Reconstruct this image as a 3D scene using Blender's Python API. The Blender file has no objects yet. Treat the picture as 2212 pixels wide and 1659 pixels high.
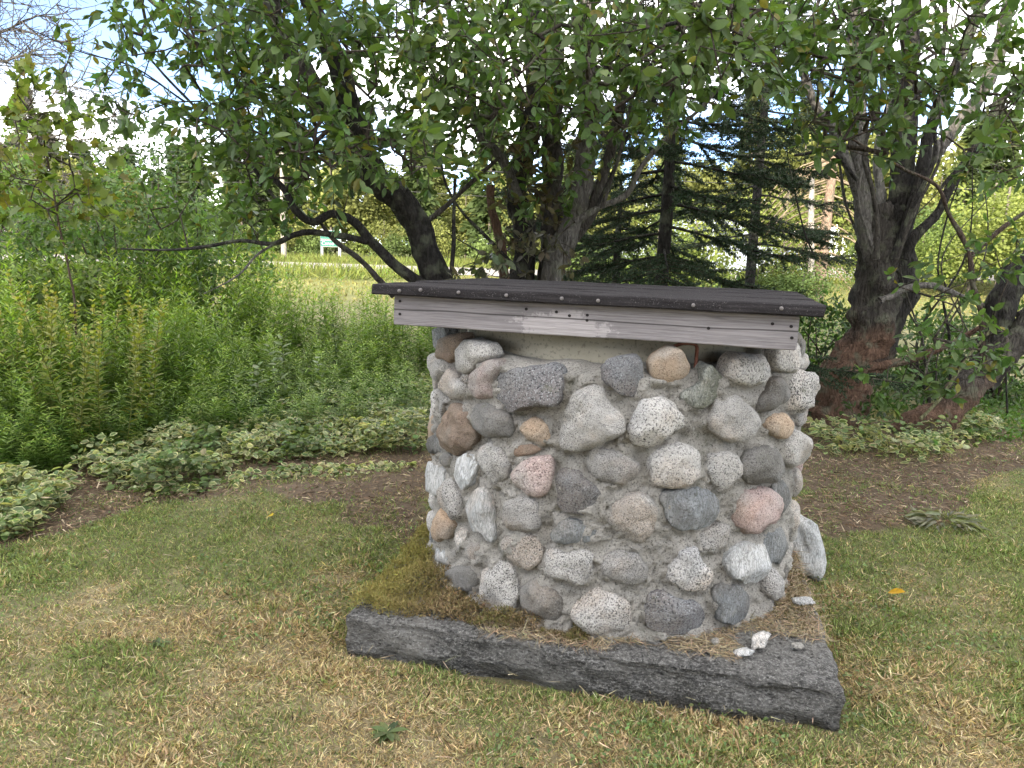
import bpy, math, random
import numpy as np
from mathutils import Vector, Matrix
rng = np.random.default_rng(7); random.seed(7)
scn = bpy.context.scene; COL = scn.collection
# ------------------------------------------------------------------ camera
FPX, PITCH, ROLL, CAMH = 753.0, 0.179, 0.0314, 1.45
_c, _s = math.cos(PITCH), math.sin(PITCH); _cr, _sr = math.cos(ROLL), math.sin(ROLL)
FW = np.array([0, _c, -_s]); _up = np.array([0, _s, _c]); _rt = np.array([1., 0, 0])
RT = _cr*_rt + _sr*_up; UP = -_sr*_rt + _cr*_up
EYE = np.array([0, 0, CAMH])
cam_d = bpy.data.cameras.new('camera'); cam = bpy.data.objects.new('camera', cam_d); COL.objects.link(cam)
cam_d.sensor_width = 36; cam_d.lens = FPX/1024*36; cam_d.clip_start = .05; cam_d.clip_end = 3000
M = Matrix.Identity(4)
for i in range(3):
    M[i][0], M[i][1], M[i][2], M[i][3] = RT[i], UP[i], -FW[i], EYE[i]
cam.matrix_world = M; scn.camera = cam
# ------------------------------------------------------------------ sky and sun
SUN_EL, SUN_AZ = math.radians(17), math.radians(202)      # azimuth clockwise from +Y: behind the camera, a little left
SKY_STR, SUN_STR, EXPO = 0.10, 2.0, 2.3
world = bpy.data.worlds.new('World'); scn.world = world; world.use_nodes = True
nt = world.node_tree; nt.nodes.clear()
wo = nt.nodes.new('ShaderNodeOutputWorld'); bg = nt.nodes.new('ShaderNodeBackground')
sky = nt.nodes.new('ShaderNodeTexSky'); sky.sky_type = 'NISHITA'; sky.sun_disc = False
sky.sun_elevation = SUN_EL; sky.sun_rotation = SUN_AZ; sky.altitude = 50; sky.air_density = .5; sky.dust_density = .2; sky.ozone_density = 2.0
tc = nt.nodes.new('ShaderNodeTexCoord'); mp = nt.nodes.new('ShaderNodeMapping'); mp.inputs['Scale'].default_value = (1, 1, 2.6); mp.inputs['Location'].default_value = (7.91, .877, 1.224)
nz = nt.nodes.new('ShaderNodeTexNoise'); nz.inputs['Scale'].default_value = 2.2; nz.inputs['Detail'].default_value = 7
rp = nt.nodes.new('ShaderNodeValToRGB'); rp.color_ramp.elements[0].position = .44; rp.color_ramp.elements[1].position = .60
rp.color_ramp.elements[1].color = (.92, .92, .92, 1); rp.color_ramp.elements[0].color = (.03, .03, .03, 1)
mx = nt.nodes.new('ShaderNodeMix'); mx.data_type = 'RGBA'
mx.inputs['B'].default_value = (17.8, 16.8, 15.3, 1)
L = nt.links.new
L(tc.outputs['Generated'], mp.inputs[0]); L(mp.outputs[0], nz.inputs['Vector']); L(nz.outputs['Fac'], rp.inputs[0])
L(rp.outputs[0], mx.inputs['Factor']); L(sky.outputs[0], mx.inputs['A']); L(mx.outputs['Result'], bg.inputs[0])
bg.inputs[1].default_value = SKY_STR; L(bg.outputs[0], wo.inputs[0])
sd = bpy.data.lights.new('sun', 'SUN'); sun = bpy.data.objects.new('sun', sd); COL.objects.link(sun)
sd.energy = SUN_STR; sd.angle = math.radians(.5); sd.color = (1, .88, .7)
sdir = Vector((math.sin(SUN_AZ)*math.cos(SUN_EL), math.cos(SUN_AZ)*math.cos(SUN_EL), math.sin(SUN_EL)))
sun.rotation_euler = sdir.to_track_quat('Z', 'Y').to_euler(); sun.location = sdir*60
vs = scn.view_settings; vs.view_transform = 'Standard'; vs.look = 'None'; vs.exposure = EXPO; vs.gamma = 1
scn.render.engine = 'CYCLES'; cy = scn.cycles
cy.max_bounces = 6; cy.diffuse_bounces = 3; cy.glossy_bounces = 2; cy.transmission_bounces = 4; cy.transparent_max_bounces = 8
cy.caustics_reflective = False; cy.caustics_refractive = False; cy.use_denoising = True
# ------------------------------------------------------------------ picture helpers: a pixel (2212-wide picture) is a direction
S22 = 1024/2212
def ray(x, y):
    x, y = x*S22, y*S22
    return FW + RT*((x-512)/FPX) - UP*((y-384)/FPX)
def at(x, y, Y):                                   # the point of that direction at forward distance Y
    r = ray(x, y); return EYE + r*(Y/r[1])
def gz(x, y):                                      # height of the ground
    x = np.asarray(x, float); y = np.asarray(y, float)
    t = np.clip((y-12)/45, 0, 1); t = t*t*(3-2*t)
    u = np.clip((x-2)/28, 0, 1); u = u*u*(3-2*u)
    return .95*t*u
def gnd(x, y, z=0.):
    r = ray(x, y); return EYE + r*((z-CAMH)/r[2])
# ------------------------------------------------------------------ small maths
def vnoise(P, seed=0):
    P = np.asarray(P, float); i = np.floor(P).astype(np.int64); f = P-i; f = f*f*(3-2*f)
    def h(a, b, c):
        n = (a*374761393 + b*668265263 + c*2147483647 + seed*974634777) & 0xffffffff
        n = ((n ^ (n >> 13))*1274126177) & 0xffffffff
        return ((n ^ (n >> 16)) & 0xffff)/65535.
    x, y, z = i[:, 0], i[:, 1], i[:, 2]; r = 0
    for dx in (0, 1):
        for dy in (0, 1):
            for dz in (0, 1):
                w = (f[:, 0] if dx else 1-f[:, 0])*(f[:, 1] if dy else 1-f[:, 1])*(f[:, 2] if dz else 1-f[:, 2])
                r = r + w*h(x+dx, y+dy, z+dz)
    return r*2-1
def fbm(P, sc, oct=4, seed=0):
    P = np.asarray(P, float)*sc; r = 0; a = 1
    for k in range(oct):
        r = r + a*vnoise(P, seed+k*17); P = P*2.03+5.1; a *= .5
    return r
def norm(v):
    v = np.asarray(v, float); return v/np.maximum(np.linalg.norm(v, axis=-1, keepdims=True), 1e-9)
def mix3(a, b, t):
    return np.asarray(a)*(1-np.asarray(t)[:, None]) + np.asarray(b)*np.asarray(t)[:, None]
def inpoly(px, py, poly):
    r = np.zeros(len(px), bool); n = len(poly); j = n-1
    for i in range(n):
        xi, yi = poly[i][:2]; xj, yj = poly[j][:2]
        c = ((yi > py) != (yj > py)) & (px < (xj-xi)*(py-yi)/(yj-yi+1e-12)+xi); r ^= c; j = i
    return r
# ------------------------------------------------------------------ objects
W = {}
def mk_mesh(name, V, Fs, col=None, smooth=True):
    me = bpy.data.meshes.new(name); V = np.asarray(V, np.float32)
    if not isinstance(Fs, list): Fs = [Fs]
    Fs = [np.asarray(f, np.int32) for f in Fs if len(f)]
    me.vertices.add(len(V)); me.vertices.foreach_set('co', V.ravel())
    loops = np.concatenate([f.ravel() for f in Fs]); tot = np.concatenate([np.full(len(f), f.shape[1], np.int32) for f in Fs])
    start = np.concatenate([[0], np.cumsum(tot)[:-1]]).astype(np.int32)
    me.loops.add(len(loops)); me.loops.foreach_set('vertex_index', loops)
    me.polygons.add(len(tot)); me.polygons.foreach_set('loop_start', start); me.polygons.foreach_set('loop_total', tot)
    me.polygons.foreach_set('use_smooth', np.full(len(tot), smooth))
    if col is not None:
        a = me.color_attributes.new('Col', 'FLOAT_COLOR', 'POINT')
        c = np.ones((len(V), 4), np.float32); c[:, :3] = col; a.data.foreach_set('color', c.ravel())
    me.update(calc_edges=True); return me
def tag(o, label=None, cat=None, group=None, kind=None):
    if label: o['label'] = label
    if cat: o['category'] = cat
    if group: o['group'] = group
    if kind: o['kind'] = kind
    return o
def root(name, loc, label, cat, group=None):
    o = bpy.data.objects.new(name, None); COL.objects.link(o); o.location = loc; o.empty_display_size = .1
    W[o.name] = np.array(loc, float); return tag(o, label, cat, group)
def obj(name, V, F, mat, parent=None, col=None, smooth=True, origin=None, **kw):
    V = np.asarray(V, float); c = V.mean(0) if origin is None else np.asarray(origin, float)
    me = mk_mesh(name, V-c, F, col, smooth); me.materials.append(mat)
    o = bpy.data.objects.new(name, me); COL.objects.link(o)
    o.location = c-(W[parent.name] if parent else 0)
    if parent: o.parent = parent
    W[o.name] = c; return tag(o, **kw)
def clone(src, loc, rz=0, sc=1, parent=None, name=None):
    o = src.copy(); COL.objects.link(o); o.location = loc; o.rotation_euler = (0, 0, rz); o.scale = (sc, sc, sc) if np.isscalar(sc) else sc
    o.parent = parent; return o
def join(parts):                                   # [(V, [F..], col)] -> one
    Vs, Fs, Cs, k = [], {}, [], 0
    for V, F, c in parts:
        if not isinstance(F, list): F = [F]
        for f in F:
            f = np.asarray(f)
            if len(f): Fs.setdefault(f.shape[1], []).append(f+k)
        Vs.append(V); Cs.append(np.broadcast_to(np.asarray(c, float), (len(V), 3))); k += len(V)
    return np.concatenate(Vs), [np.concatenate(f) for f in Fs.values()], np.concatenate(Cs)
def tube(P, R, n=6, cap=True, rough=0., seed=0):
    P = np.asarray(P, float); R = np.broadcast_to(np.asarray(R, float), (len(P),))
    T = norm(np.gradient(P, axis=0)); a = np.array([0, 0, 1.]) if abs(T[0][2]) < .9 else np.array([1., 0, 0])
    N = norm(np.cross(T[0], a)); V = []
    for i in range(len(P)):
        N = norm(N-T[i]*(N@T[i])); B = np.cross(T[i], N)
        an = np.arange(n)/n*2*math.pi
        V.append(P[i]+R[i]*(np.cos(an)[:, None]*N+np.sin(an)[:, None]*B))
    V = np.concatenate(V)
    if rough:
        d = V-np.repeat(P, n, 0); V = V+d*(rough*(fbm(V*[1, 1, .45], 14, 3, seed)+.5*vnoise(V*[1, 1, .5]*40, seed+3)))[:, None]
    i = np.arange(len(P)-1)[:, None]*n; j = np.arange(n)[None]; j2 = (j+1) % n
    F = np.stack([i+j, i+j2, i+n+j2, i+n+j], -1).reshape(-1, 4)
    return V, F
def spline(P, n):
    P = np.asarray(P, float); t = np.concatenate([[0], np.cumsum(np.linalg.norm(np.diff(P, axis=0), axis=1))]); t /= t[-1]
    u = np.linspace(0, 1, n); D = np.gradient(P, t, axis=0); k = np.clip(np.searchsorted(t, u, 'right')-1, 0, len(P)-2)
    h = (t[k+1]-t[k]); s = ((u-t[k])/h)[:, None]; h = h[:, None]
    return (2*s**3-3*s**2+1)*P[k]+(s**3-2*s**2+s)*h*D[k]+(-2*s**3+3*s**2)*P[k+1]+(s**3-s**2)*h*D[k+1]
def box(x0, x1, y0, y1, z0, z1):
    V = np.array([(x, y, z) for x in (x0, x1) for y in (y0, y1) for z in (z0, z1)], float)
    F = np.array([(0, 1, 3, 2), (4, 6, 7, 5), (0, 4, 5, 1), (2, 3, 7, 6), (0, 2, 6, 4), (1, 5, 7, 3)]); return V, F
def leafT(kind='ovate', fold=.14, droop=.12):
    if kind == 'ovate':  r = [(.16, .26), (.42, .44), (.72, .36), (1, 0)]
    elif kind == 'lance': r = [(.2, .36), (.5, .5), (.8, .28), (1, 0)]
    elif kind == 'round': r = [(.12, .36), (.42, .55), (.74, .42), (1, 0)]
    V = [(0, 0, 0)]; F3, F4 = [], []
    for y, w in r[:-1]:
        z = -droop*y*y
        V += [(-w, y, z+fold*w), (0, y, z), (w, y, z+fold*w)]
    V.append((0, 1, -droop)); n = len(r)-1; t = len(V)-1
    F3 += [(0, 2, 1), (0, 3, 2)]
    for k in range(n-1):
        a = 1+3*k; b = a+3; F4 += [(a, a+1, b+1, b), (a+1, a+2, b+2, b+1)]
    a = 1+3*(n-1); F3 += [(a, a+1, t), (a+1, a+2, t)]
    return np.array(V), [np.array(F3), np.array(F4)]
def bladeT(droop=.35):
    V = np.array([(-.5, 0, 0), (.5, 0, 0), (-.36, .5, -droop*.25), (.36, .5, -droop*.25), (0, 1, -droop)])
    return V, [np.array([(2, 3, 4)]), np.array([(0, 1, 3, 2)])]
T_DI = (np.array([(0, 0, 0), (.5, .42, .0), (0, 1, -.12), (-.5, .42, .0)]), [np.array([(0, 1, 2), (0, 2, 3)])])                    # two-triangle leaf for far and fine foliage
T_HX = (np.array([(0, 0, 0), (.42, .3, .03), (.36, .7, -.02), (0, 1, -.12), (-.36, .7, -.02), (-.42, .3, .03)]), [np.array([(0, 1, 2, 3), (0, 3, 4, 5)])])
def mapleT():
    pts = [(0, 0), (.28, .02), (.5, .18), (.36, .32), (.62, .62), (.34, .6), (.22, .7), (0, 1), (-.22, .7), (-.34, .6), (-.62, .62), (-.36, .32), (-.5, .18), (-.28, .02)]
    V = [(0, .38, .0)]+[(x, y, .12*abs(x)-.1*y*y) for x, y in pts]; n = len(pts)
    return np.array(V), [np.array([(0, 1+i, 1+(i+1) % n) for i in range(n)])]
def place(T, pos, d, nrm, w, l, col, jit=0.06):
    V0, F0 = T; pos = np.asarray(pos, float); n = len(pos)
    Y = norm(np.broadcast_to(d, pos.shape)); Z = np.broadcast_to(nrm, pos.shape); Z = norm(Z-Y*(Z*Y).sum(1, keepdims=True)); X = np.cross(Y, Z)
    w = np.broadcast_to(w, n); l = np.broadcast_to(l, n)
    V = (pos[:, None]+V0[None, :, 0:1]*w[:, None, None]*X[:, None]+V0[None, :, 1:2]*l[:, None, None]*Y[:, None]+V0[None, :, 2:3]*l[:, None, None]*Z[:, None]).reshape(-1, 3)
    k = (np.arange(n)*len(V0))[:, None, None]
    F = [(f[None]+k).reshape(-1, f.shape[1]) for f in F0]
    c = np.repeat(np.broadcast_to(col, (n, 3)), len(V0), 0)
    return V, F, c
def rdir(n, up=0., spread=1.):
    d = rng.normal(size=(n, 3))*spread; d[:, 2] += up; return norm(d)
def jitcol(c, n, v=.18, h=.06):
    c = np.asarray(c, float); return np.clip(c*(1+rng.normal(0, v, (n, 1)))*(1+rng.normal(0, h, (n, 3))), .003, .9)
# ------------------------------------------------------------------ materials
class N:
    def __init__(s, name):
        s.m = bpy.data.materials.new(name); s.m.use_nodes = True; s.t = s.m.node_tree; s.t.nodes.clear()
        s.out = s.n('OutputMaterial'); s.b = s.n('BsdfPrincipled'); s.l(s.b.outputs[0], s.out.inputs[0])
    def n(s, k, **kw):
        x = s.t.nodes.new('ShaderNode'+k)
        for a, b in kw.items(): setattr(x, a, b)
        return x
    def l(s, a, b): s.t.links.new(a, b)
    def coord(s, kind='Object', scale=(1, 1, 1), rnd=False):
        c = s.n('TexCoord').outputs[kind]; m = s.n('Mapping'); m.inputs['Scale'].default_value = scale; s.l(c, m.inputs[0])
        if rnd:
            o = s.n('ObjectInfo'); k = s.n('Math', operation='MULTIPLY'); k.inputs[1].default_value = 40; s.l(o.outputs['Random'], k.inputs[0])
            cx = s.n('CombineXYZ'); s.l(k.outputs[0], cx.inputs[0]); s.l(k.outputs[0], cx.inputs[1]); s.l(cx.outputs[0], m.inputs['Location'])
            w = s.n('MapRange'); w.inputs['To Min'].default_value = .7; w.inputs['To Max'].default_value = 1.5; s.l(o.outputs['Random'], w.inputs[0])
            sc_ = s.n('VectorMath', operation='SCALE'); s.l(m.outputs[0], sc_.inputs[0]); s.l(w.outputs[0], sc_.inputs['Scale']); return sc_.outputs[0]
        return m.outputs[0]
    def noise(s, co, sc, det=3, rough=.5, dist=0):
        x = s.n('TexNoise'); x.inputs['Scale'].default_value = sc; x.inputs['Detail'].default_value = det; x.inputs['Roughness'].default_value = rough
        x.inputs['Distortion'].default_value = dist; s.l(co, x.inputs['Vector']); return x.outputs['Fac']
    def ramp(s, f, stops):
        x = s.n('ValToRGB'); e = x.color_ramp.elements
        while len(e) > 1: e.remove(e[0])
        for i, (p, c) in enumerate(stops):
            q = e[0] if i == 0 else e.new(p); q.position = p
            q.color = (*c, 1) if hasattr(c, '__len__') else (c, c, c, 1)
        s.l(f, x.inputs[0]); return x.outputs[0]
    def mix(s, f, a, b, mode='MIX'):
        x = s.n('Mix', data_type='RGBA', blend_type=mode)
        for v, k in ((f, 'Factor'), (a, 'A'), (b, 'B')):
            i = [q for q in x.inputs if q.name == k and (q.type == 'RGBA' or k == 'Factor')][0]
            if hasattr(v, 'is_linked') or hasattr(v, 'links'): s.l(v, i)
            elif k == 'Factor': i.default_value = v
            else: i.default_value = (*v, 1)
        return [q for q in x.outputs if q.type == 'RGBA'][0]
    def bump(s, h, st, d=.01, prev=None):
        x = s.n('Bump'); x.inputs['Strength'].default_value = st; x.inputs['Distance'].default_value = d; s.l(h, x.inputs['Height'])
        if prev: s.l(prev, x.inputs['Normal'])
        return x.outputs[0]
    def fin(s, col, rough=.8, nrm=None, spec=.3, metal=0):
        if hasattr(col, 'links'): s.l(col, s.b.inputs['Base Color'])
        else: s.b.inputs['Base Color'].default_value = (*col, 1)
        if hasattr(rough, 'links'): s.l(rough, s.b.inputs['Roughness'])
        else: s.b.inputs['Roughness'].default_value = rough
        s.b.inputs['Specular IOR Level'].default_value = spec; s.b.inputs['Metallic'].default_value = metal
        if nrm: s.l(nrm, s.b.inputs['Normal'])
        return s.m
def plain(name, c, rough=.6, spec=.3, metal=0, vary=.12, sc=30):
    s = N(name); co = s.coord(); f = s.noise(co, sc, 4)
    c = np.array(c); return s.fin(s.ramp(f, [(.3, c*(1-vary)), (.7, np.minimum(c*(1+vary), .9))]), rough, s.bump(f, .2, .004), spec, metal)
def leafy(name, trans=.3, rough=.45, spec=.35, tint=(1.15, 1.25, .5)):
    s = N(name); a = s.n('VertexColor', layer_name='Col'); co = s.coord(); f = s.noise(co, 60, 2)
    c = s.mix(1, a.outputs[0], s.ramp(f, [(.3, .8), (.7, 1.18)]), 'MULTIPLY')
    s.fin(c, rough, None, spec)
    t = s.n('BsdfTranslucent'); s.l(s.mix(1, c, tint, 'MULTIPLY'), t.inputs[0]); m = s.n('MixShader'); m.inputs[0].default_value = trans
    s.l(s.b.outputs[0], m.inputs[1]); s.l(t.outputs[0], m.inputs[2]); s.l(m.outputs[0], s.out.inputs[0]); return s.m
MT = {}
MT['leaf'] = leafy('leaf_green', .42); MT['grass'] = leafy('grass_blades', .25, .6, .2); MT['needle'] = leafy('needles', .12, .6, .2, (1, 1.1, .6))
MT['dry'] = leafy('dry_straw', .15, .75, .15, (1.1, 1, .7)); MT['far'] = leafy('far_foliage', .2, .7, .15)
def m_bark():
    s = N('bark'); co = s.coord('Object', (1, 1, .35)); a = s.n('VertexColor', layer_name='Col')
    f = s.noise(co, 38, 8, .65, .6); v = s.n('TexVoronoi', feature='DISTANCE_TO_EDGE'); v.inputs['Scale'].default_value = 34; s.l(co, v.inputs['Vector'])
    g = s.noise(s.coord(), 9, 5)
    c = s.mix(1, a.outputs[0], s.ramp(f, [(.25, .35), (.5, .9), (.75, 1.7)]), 'MULTIPLY')
    c = s.mix(s.ramp(g, [(.52, 0.), (.66, .6)]), c, (.13, .14, .1))
    n = s.bump(f, .9, .02); n = s.bump(s.ramp(v.outputs['Distance'], [(0, 0.), (.25, 1.)]), .7, .012, n)
    return s.fin(c, .92, n, .12)
MT['bark'] = m_bark()
def m_stone(name, c1, c2, dark, thr, sc, patch=None, light=None, streak=False):
    s = N(name); co = s.coord('Object', (1, 1, 1), True); c1, c2 = np.array(c1), np.array(c2)
    sc *= 1.9; big = s.noise(co, 7, 4, .6); f = s.noise(co, sc, 3, .65); f2 = s.noise(co, sc*1.7, 2, .6)
    c1 = np.minimum(c1*1.25, .8); c2 = np.minimum(c2*1.25, .85); c = s.ramp(big, [(.3, c1), (.7, c2)])
    if patch is not None: c = s.mix(s.ramp(s.noise(co, 4.2, 3), [(.47, 0.), (.6, .9)]), c, patch)
    tan = s.ramp(s.noise(co, 3.1, 4, .6), [(.5, 0.), (.64, .5)]); c = s.mix(tan, c, s.mix(1, c, (1.05, .84, .66), 'MULTIPLY'))
    cool = s.ramp(s.noise(co, 2.6, 3, .6), [(.56, 0.), (.68, .45)]); c = s.mix(cool, c, s.mix(1, c, (.74, .8, .9), 'MULTIPLY'))
    amt = s.ramp(s.noise(co, 5.5, 4, .6), [(.3, .5), (.6, 1.)])
    c = s.mix(s.mix(1, s.ramp(f, [(thr-.1, 1.), (thr+.02, 0.)]), amt, 'MULTIPLY'), c, dark)
    vein = s.ramp(s.noise(s.coord('Object', (1, 1, 1), True), 3.2, 5, .55, 1.2), [(.493, 0.), (.5, .5), (.507, 0.)]); c = s.mix(vein, c, np.array(dark)*1.6+.03)
    c = s.mix(s.ramp(f2, [(.56, 0.), (.66, .75)]), c, np.minimum(np.array(light if light is not None else c2*1.5), .85))
    n = s.bump(f, 1, .012); n = s.bump(s.noise(co, 18, 8, .7), .8, .035, n)
    if streak:
        cs = s.coord('Object', (3, 3, .6), True); k = s.noise(cs, 16, 6, .6, 1.5)
        c = s.mix(s.ramp(k, [(.44, 0.), (.5, .65), (.56, 0.)]), c, (.14, .15, .14)); n = s.bump(k, .9, .03, n)
    # lichen and algae blotches of their own shape
    c = s.mix(s.ramp(s.noise(co, 11, 5, .7), [(.6, 0.), (.72, .45)]), c, (.16, .17, .1))
    return s.fin(c, .88, n, .2)
STM = {
 'granite': m_stone('granite_light', (.4, .39, .37), (.53, .52, .5), (.07, .07, .068), .48, 105),
 'granite2': m_stone('granite_cool', (.31, .305, .295), (.43, .42, .405), (.065, .065, .065), .49, 110),
 'speck': m_stone('granite_black_white', (.42, .41, .395), (.54, .53, .51), (.035, .035, .035), .5, 85),
 'tan': m_stone('granite_tan', (.36, .27, .19), (.44, .36, .28), (.1, .07, .05), .44, 95, (.42, .39, .35)),
 'orange': m_stone('granite_brown', (.22, .17, .135), (.3, .24, .195), (.08, .06, .05), .45, 95, (.32, .29, .25)),
 'pink': m_stone('granite_pink', (.4, .3, .28), (.48, .4, .38), (.11, .08, .08), .46, 90, (.43, .41, .39)),
 'basalt': m_stone('basalt_grey', (.17, .168, .16), (.26, .255, .245), (.08, .08, .08), .45, 100, (.2, .195, .18), (.4, .4, .39)),
 'blue': m_stone('schist_blue', (.15, .155, .165), (.24, .25, .26), (.05, .05, .055), .48, 80, (.19, .18, .185), (.48, .5, .52)),
 'slate': m_stone('slate_blue', (.22, .24, .255), (.34, .355, .365), (.08, .08, .08), .45, 75, (.22, .21, .2), (.42, .45, .47), True),
 'quartz': m_stone('quartz_white', (.56, .575, .58), (.7, .7, .69), (.25, .23, .22), .37, 50, (.6, .63, .65), (.8, .8, .8), True),
 'green': m_stone('gneiss_green', (.27, .29, .26), (.4, .42, .39), (.09, .1, .08), .44, 60, (.2, .21, .16), (.6, .6, .58), True),
}
def m_mortar():
    s = N('mortar'); co = s.coord(); f = s.noise(co, 150, 4, .75); g = s.noise(co, 30, 8, .75); b = s.noise(co, 5, 4)
    c = s.ramp(b, [(.3, (.46, .445, .41)), (.7, (.6, .58, .54))])
    c = s.mix(s.ramp(f, [(.36, .9), (.47, 0.)]), c, (.1, .098, .09)); c = s.mix(s.ramp(f, [(.55, 0.), (.66, .8)]), c, (.68, .665, .63))
    c = s.mix(s.ramp(s.noise(co, 8, 5, .7), [(.58, 0.), (.7, .5)]), c, (.15, .155, .1))
    n = s.bump(g, 1, .05); n = s.bump(f, 1, .02, n); return s.fin(c, .95, n, .12)
MT['mortar'] = m_mortar()
def m_casing():
    s = N('casing_concrete'); co = s.coord(); f = s.noise(co, 90, 3, .6); b = s.noise(co, 6, 4)
    c = s.ramp(b, [(.3, (.27, .255, .2)), (.7, (.36, .34, .275))]); c = s.mix(s.ramp(f, [(.36, .6), (.44, 0.)]), c, (.14, .13, .1))
    return s.fin(c, .9, s.bump(f, .3, .005), .15)
MT['casing'] = m_casing()
def m_slab():
    s = N('slab_concrete'); co = s.coord('Object', (1, 1, 2.6)); f = s.noise(co, 55, 6, .7, .4); g = s.noise(s.coord(), 140, 3, .7); b = s.noise(s.coord(), 3.5, 4)
    c = s.ramp(b, [(.3, (.085, .085, .083)), (.5, (.145, .144, .14)), (.72, (.25, .245, .23))])
    c = s.mix(s.ramp(f, [(.5, 0.), (.62, .85)]), c, (.33, .33, .32)); c = s.mix(s.ramp(g, [(.56, 0.), (.64, .7)]), c, (.5, .5, .48))
    c = s.mix(s.ramp(f, [(.36, .85), (.46, 0.)]), c, (.022, .022, .023))
    n = s.bump(f, 1, .05); n = s.bump(g, 1, .012, n); return s.fin(c, .93, n, .15)
MT['slab'] = m_slab()
def m_wood(name, c1, c2, dark, patch=False):
    s = N(name); co = s.coord('Object', (.55, 9, 9)); f = s.noise(co, 8, 7, .65, .7); g = s.noise(s.coord('Object', (.4, 22, 22)), 9, 4, .6)
    b = s.noise(s.coord('Object', (1, 4, 4)), 3, 4)
    c = s.ramp(f, [(.25, c1), (.6, c2)]); c = s.mix(s.ramp(g, [(.3, .65), (.46, 0.)]), c, dark)
    c = s.mix(s.ramp(b, [(.4, 0.), (.7, .4)]), c, np.minimum(np.array(c2)*1.3, .85))
    k = s.noise(s.coord('Object', (.12, 4, 4)), 3.4, 2, .4, .1); cr = s.ramp(k, [(.495, 0.), (.4985, .6), (.502, 0.)])
    c = s.mix(cr, c, np.array(dark)*.35)
    n = s.bump(f, .35, .006); n = s.bump(g, .35, .004, n)
    return s, c, n
s, c, n = m_wood('weathered_board', (.16, .15, .157), (.245, .232, .24), (.085, .076, .08)); 
# a bleached, peeled patch with its own ragged outline in the middle of the board
co = s.n('TexCoord').outputs['Object']; mpn = s.n('Mapping'); mpn.inputs['Location'].default_value = (.20, 0, .21); mpn.inputs['Scale'].default_value = (3.1, 0, 9.5); s.l(co, mpn.inputs[0])
vl = s.n('VectorMath', operation='LENGTH'); s.l(mpn.outputs[0], vl.inputs[0])
ad = s.n('Math', operation='ADD'); s.l(vl.outputs['Value'], ad.inputs[0]); s.l(s.noise(s.coord('Object', (1, 1, 1)), 22, 5, .7), ad.inputs[1])
c = s.mix(s.ramp(ad.outputs[0], [(.93, .75), (1.02, .0)]), c, (.4, .378, .385)); 
sx = s.n('SeparateXYZ'); s.l(s.n('TexCoord').outputs['Object'], sx.inputs[0])
wav = s.noise(s.coord('Object', (.8, 0, 0)), 1.6, 2, .4); m1 = s.n('Math', operation='MULTIPLY_ADD'); s.l(wav, m1.inputs[0]); m1.inputs[1].default_value = -.05; m1.inputs[2].default_value = .02
m2 = s.n('Math', operation='ADD'); s.l(m1.outputs[0], m2.inputs[0]); s.l(sx.outputs[2], m2.inputs[1]); m3 = s.n('Math', operation='ABSOLUTE'); s.l(m2.outputs[0], m3.inputs[0])
c = s.mix(s.ramp(m3.outputs[0], [(.0006, .9), (.0017, 0.)]), c, (.02, .018, .018))      # the long drying crack
gr = s.noise(s.coord('Object', (.5, 60, 60)), 7, 3, .6); c = s.mix(1, c, s.ramp(gr, [(.3, .72), (.7, 1.2)]), 'MULTIPLY'); MT['board'] = s.fin(c, .85, s.bump(gr, .4, .003, n), .2)
def m_plank():
    s = N('tarred_plank'); co = s.coord('Object', (.5, 7, 7)); f = s.noise(co, 10, 6, .7); g = s.noise(s.coord(), 150, 3, .7); h = s.noise(s.coord(), 320, 2, .6)
    c = s.ramp(f, [(.25, (.012, .011, .012)), (.55, (.03, .028, .03)), (.8, (.06, .056, .058))])
    c = s.mix(s.ramp(h, [(.64, 0.), (.72, .7)]), c, (.26, .25, .25)); n = s.bump(g, .6, .004); n = s.bump(f, .5, .006, n)
    return s.fin(c, .95, n, .08)
MT['plank'] = m_plank()
MT['screw'] = plain('screw_head', (.16, .15, .15), .55, .4, .4); MT['nail'] = plain('nail_hole', (.018, .016, .016), .9)
MT['rust'] = plain('rusty_iron', (.16, .07, .05), .85, .2, .1, .35, 60)
def m_ground():
    s = N('ground'); co = s.coord(); a = s.n('VertexColor', layer_name='Col'); f = s.noise(co, 45, 6, .7); g = s.noise(co, 8, 5, .6)
    c = s.mix(1, a.outputs[0], s.ramp(f, [(.25, .5), (.5, 1.), (.75, 1.6)]), 'MULTIPLY')
    c = s.mix(1, c, s.ramp(g, [(.3, .75), (.7, 1.25)]), 'MULTIPLY'); return s.fin(c, .95, s.bump(f, .8, .02), .1)
MT['ground'] = m_ground()
def m_road():
    s = N('road'); co = s.coord(); f = s.noise(co, 3, 6, .7); g = s.noise(co, .3, 3)
    c = s.ramp(f, [(.3, (.26, .24, .215)), (.7, (.36, .335, .3))]); c = s.mix(s.ramp(g, [(.4, 0.), (.65, .5)]), c, (.2, .19, .18)); return s.fin(c, .9, None, .15)
MT['road'] = m_road()
MT['white'] = plain('white_paint', (.5, .5, .49), .5); MT['wood_pole'] = plain('pole_wood', (.32, .29, .25), .85, .1, 0, .3, 8)
MT['wire'] = plain('wire', (.05, .05, .05), .6); MT['sign_green'] = plain('sign_green', (.0, .13, .09), .45, .4, 0, .05)
MT['sign_white'] = plain('sign_white', (.5, .52, .5), .45, .4, 0, .03); MT['sign_yellow'] = plain('sign_yellow', (.75, .42, .01), .5, .4, 0, .05)
MT['car'] = plain('car_paint', (.4, .45, .52), .25, .6, 0, .03); MT['glass'] = plain('car_glass', (.03, .04, .05), .08, .6, 0, .05); MT['tyre'] = plain('tyre', (.03, .03, .03), .9)
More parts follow.
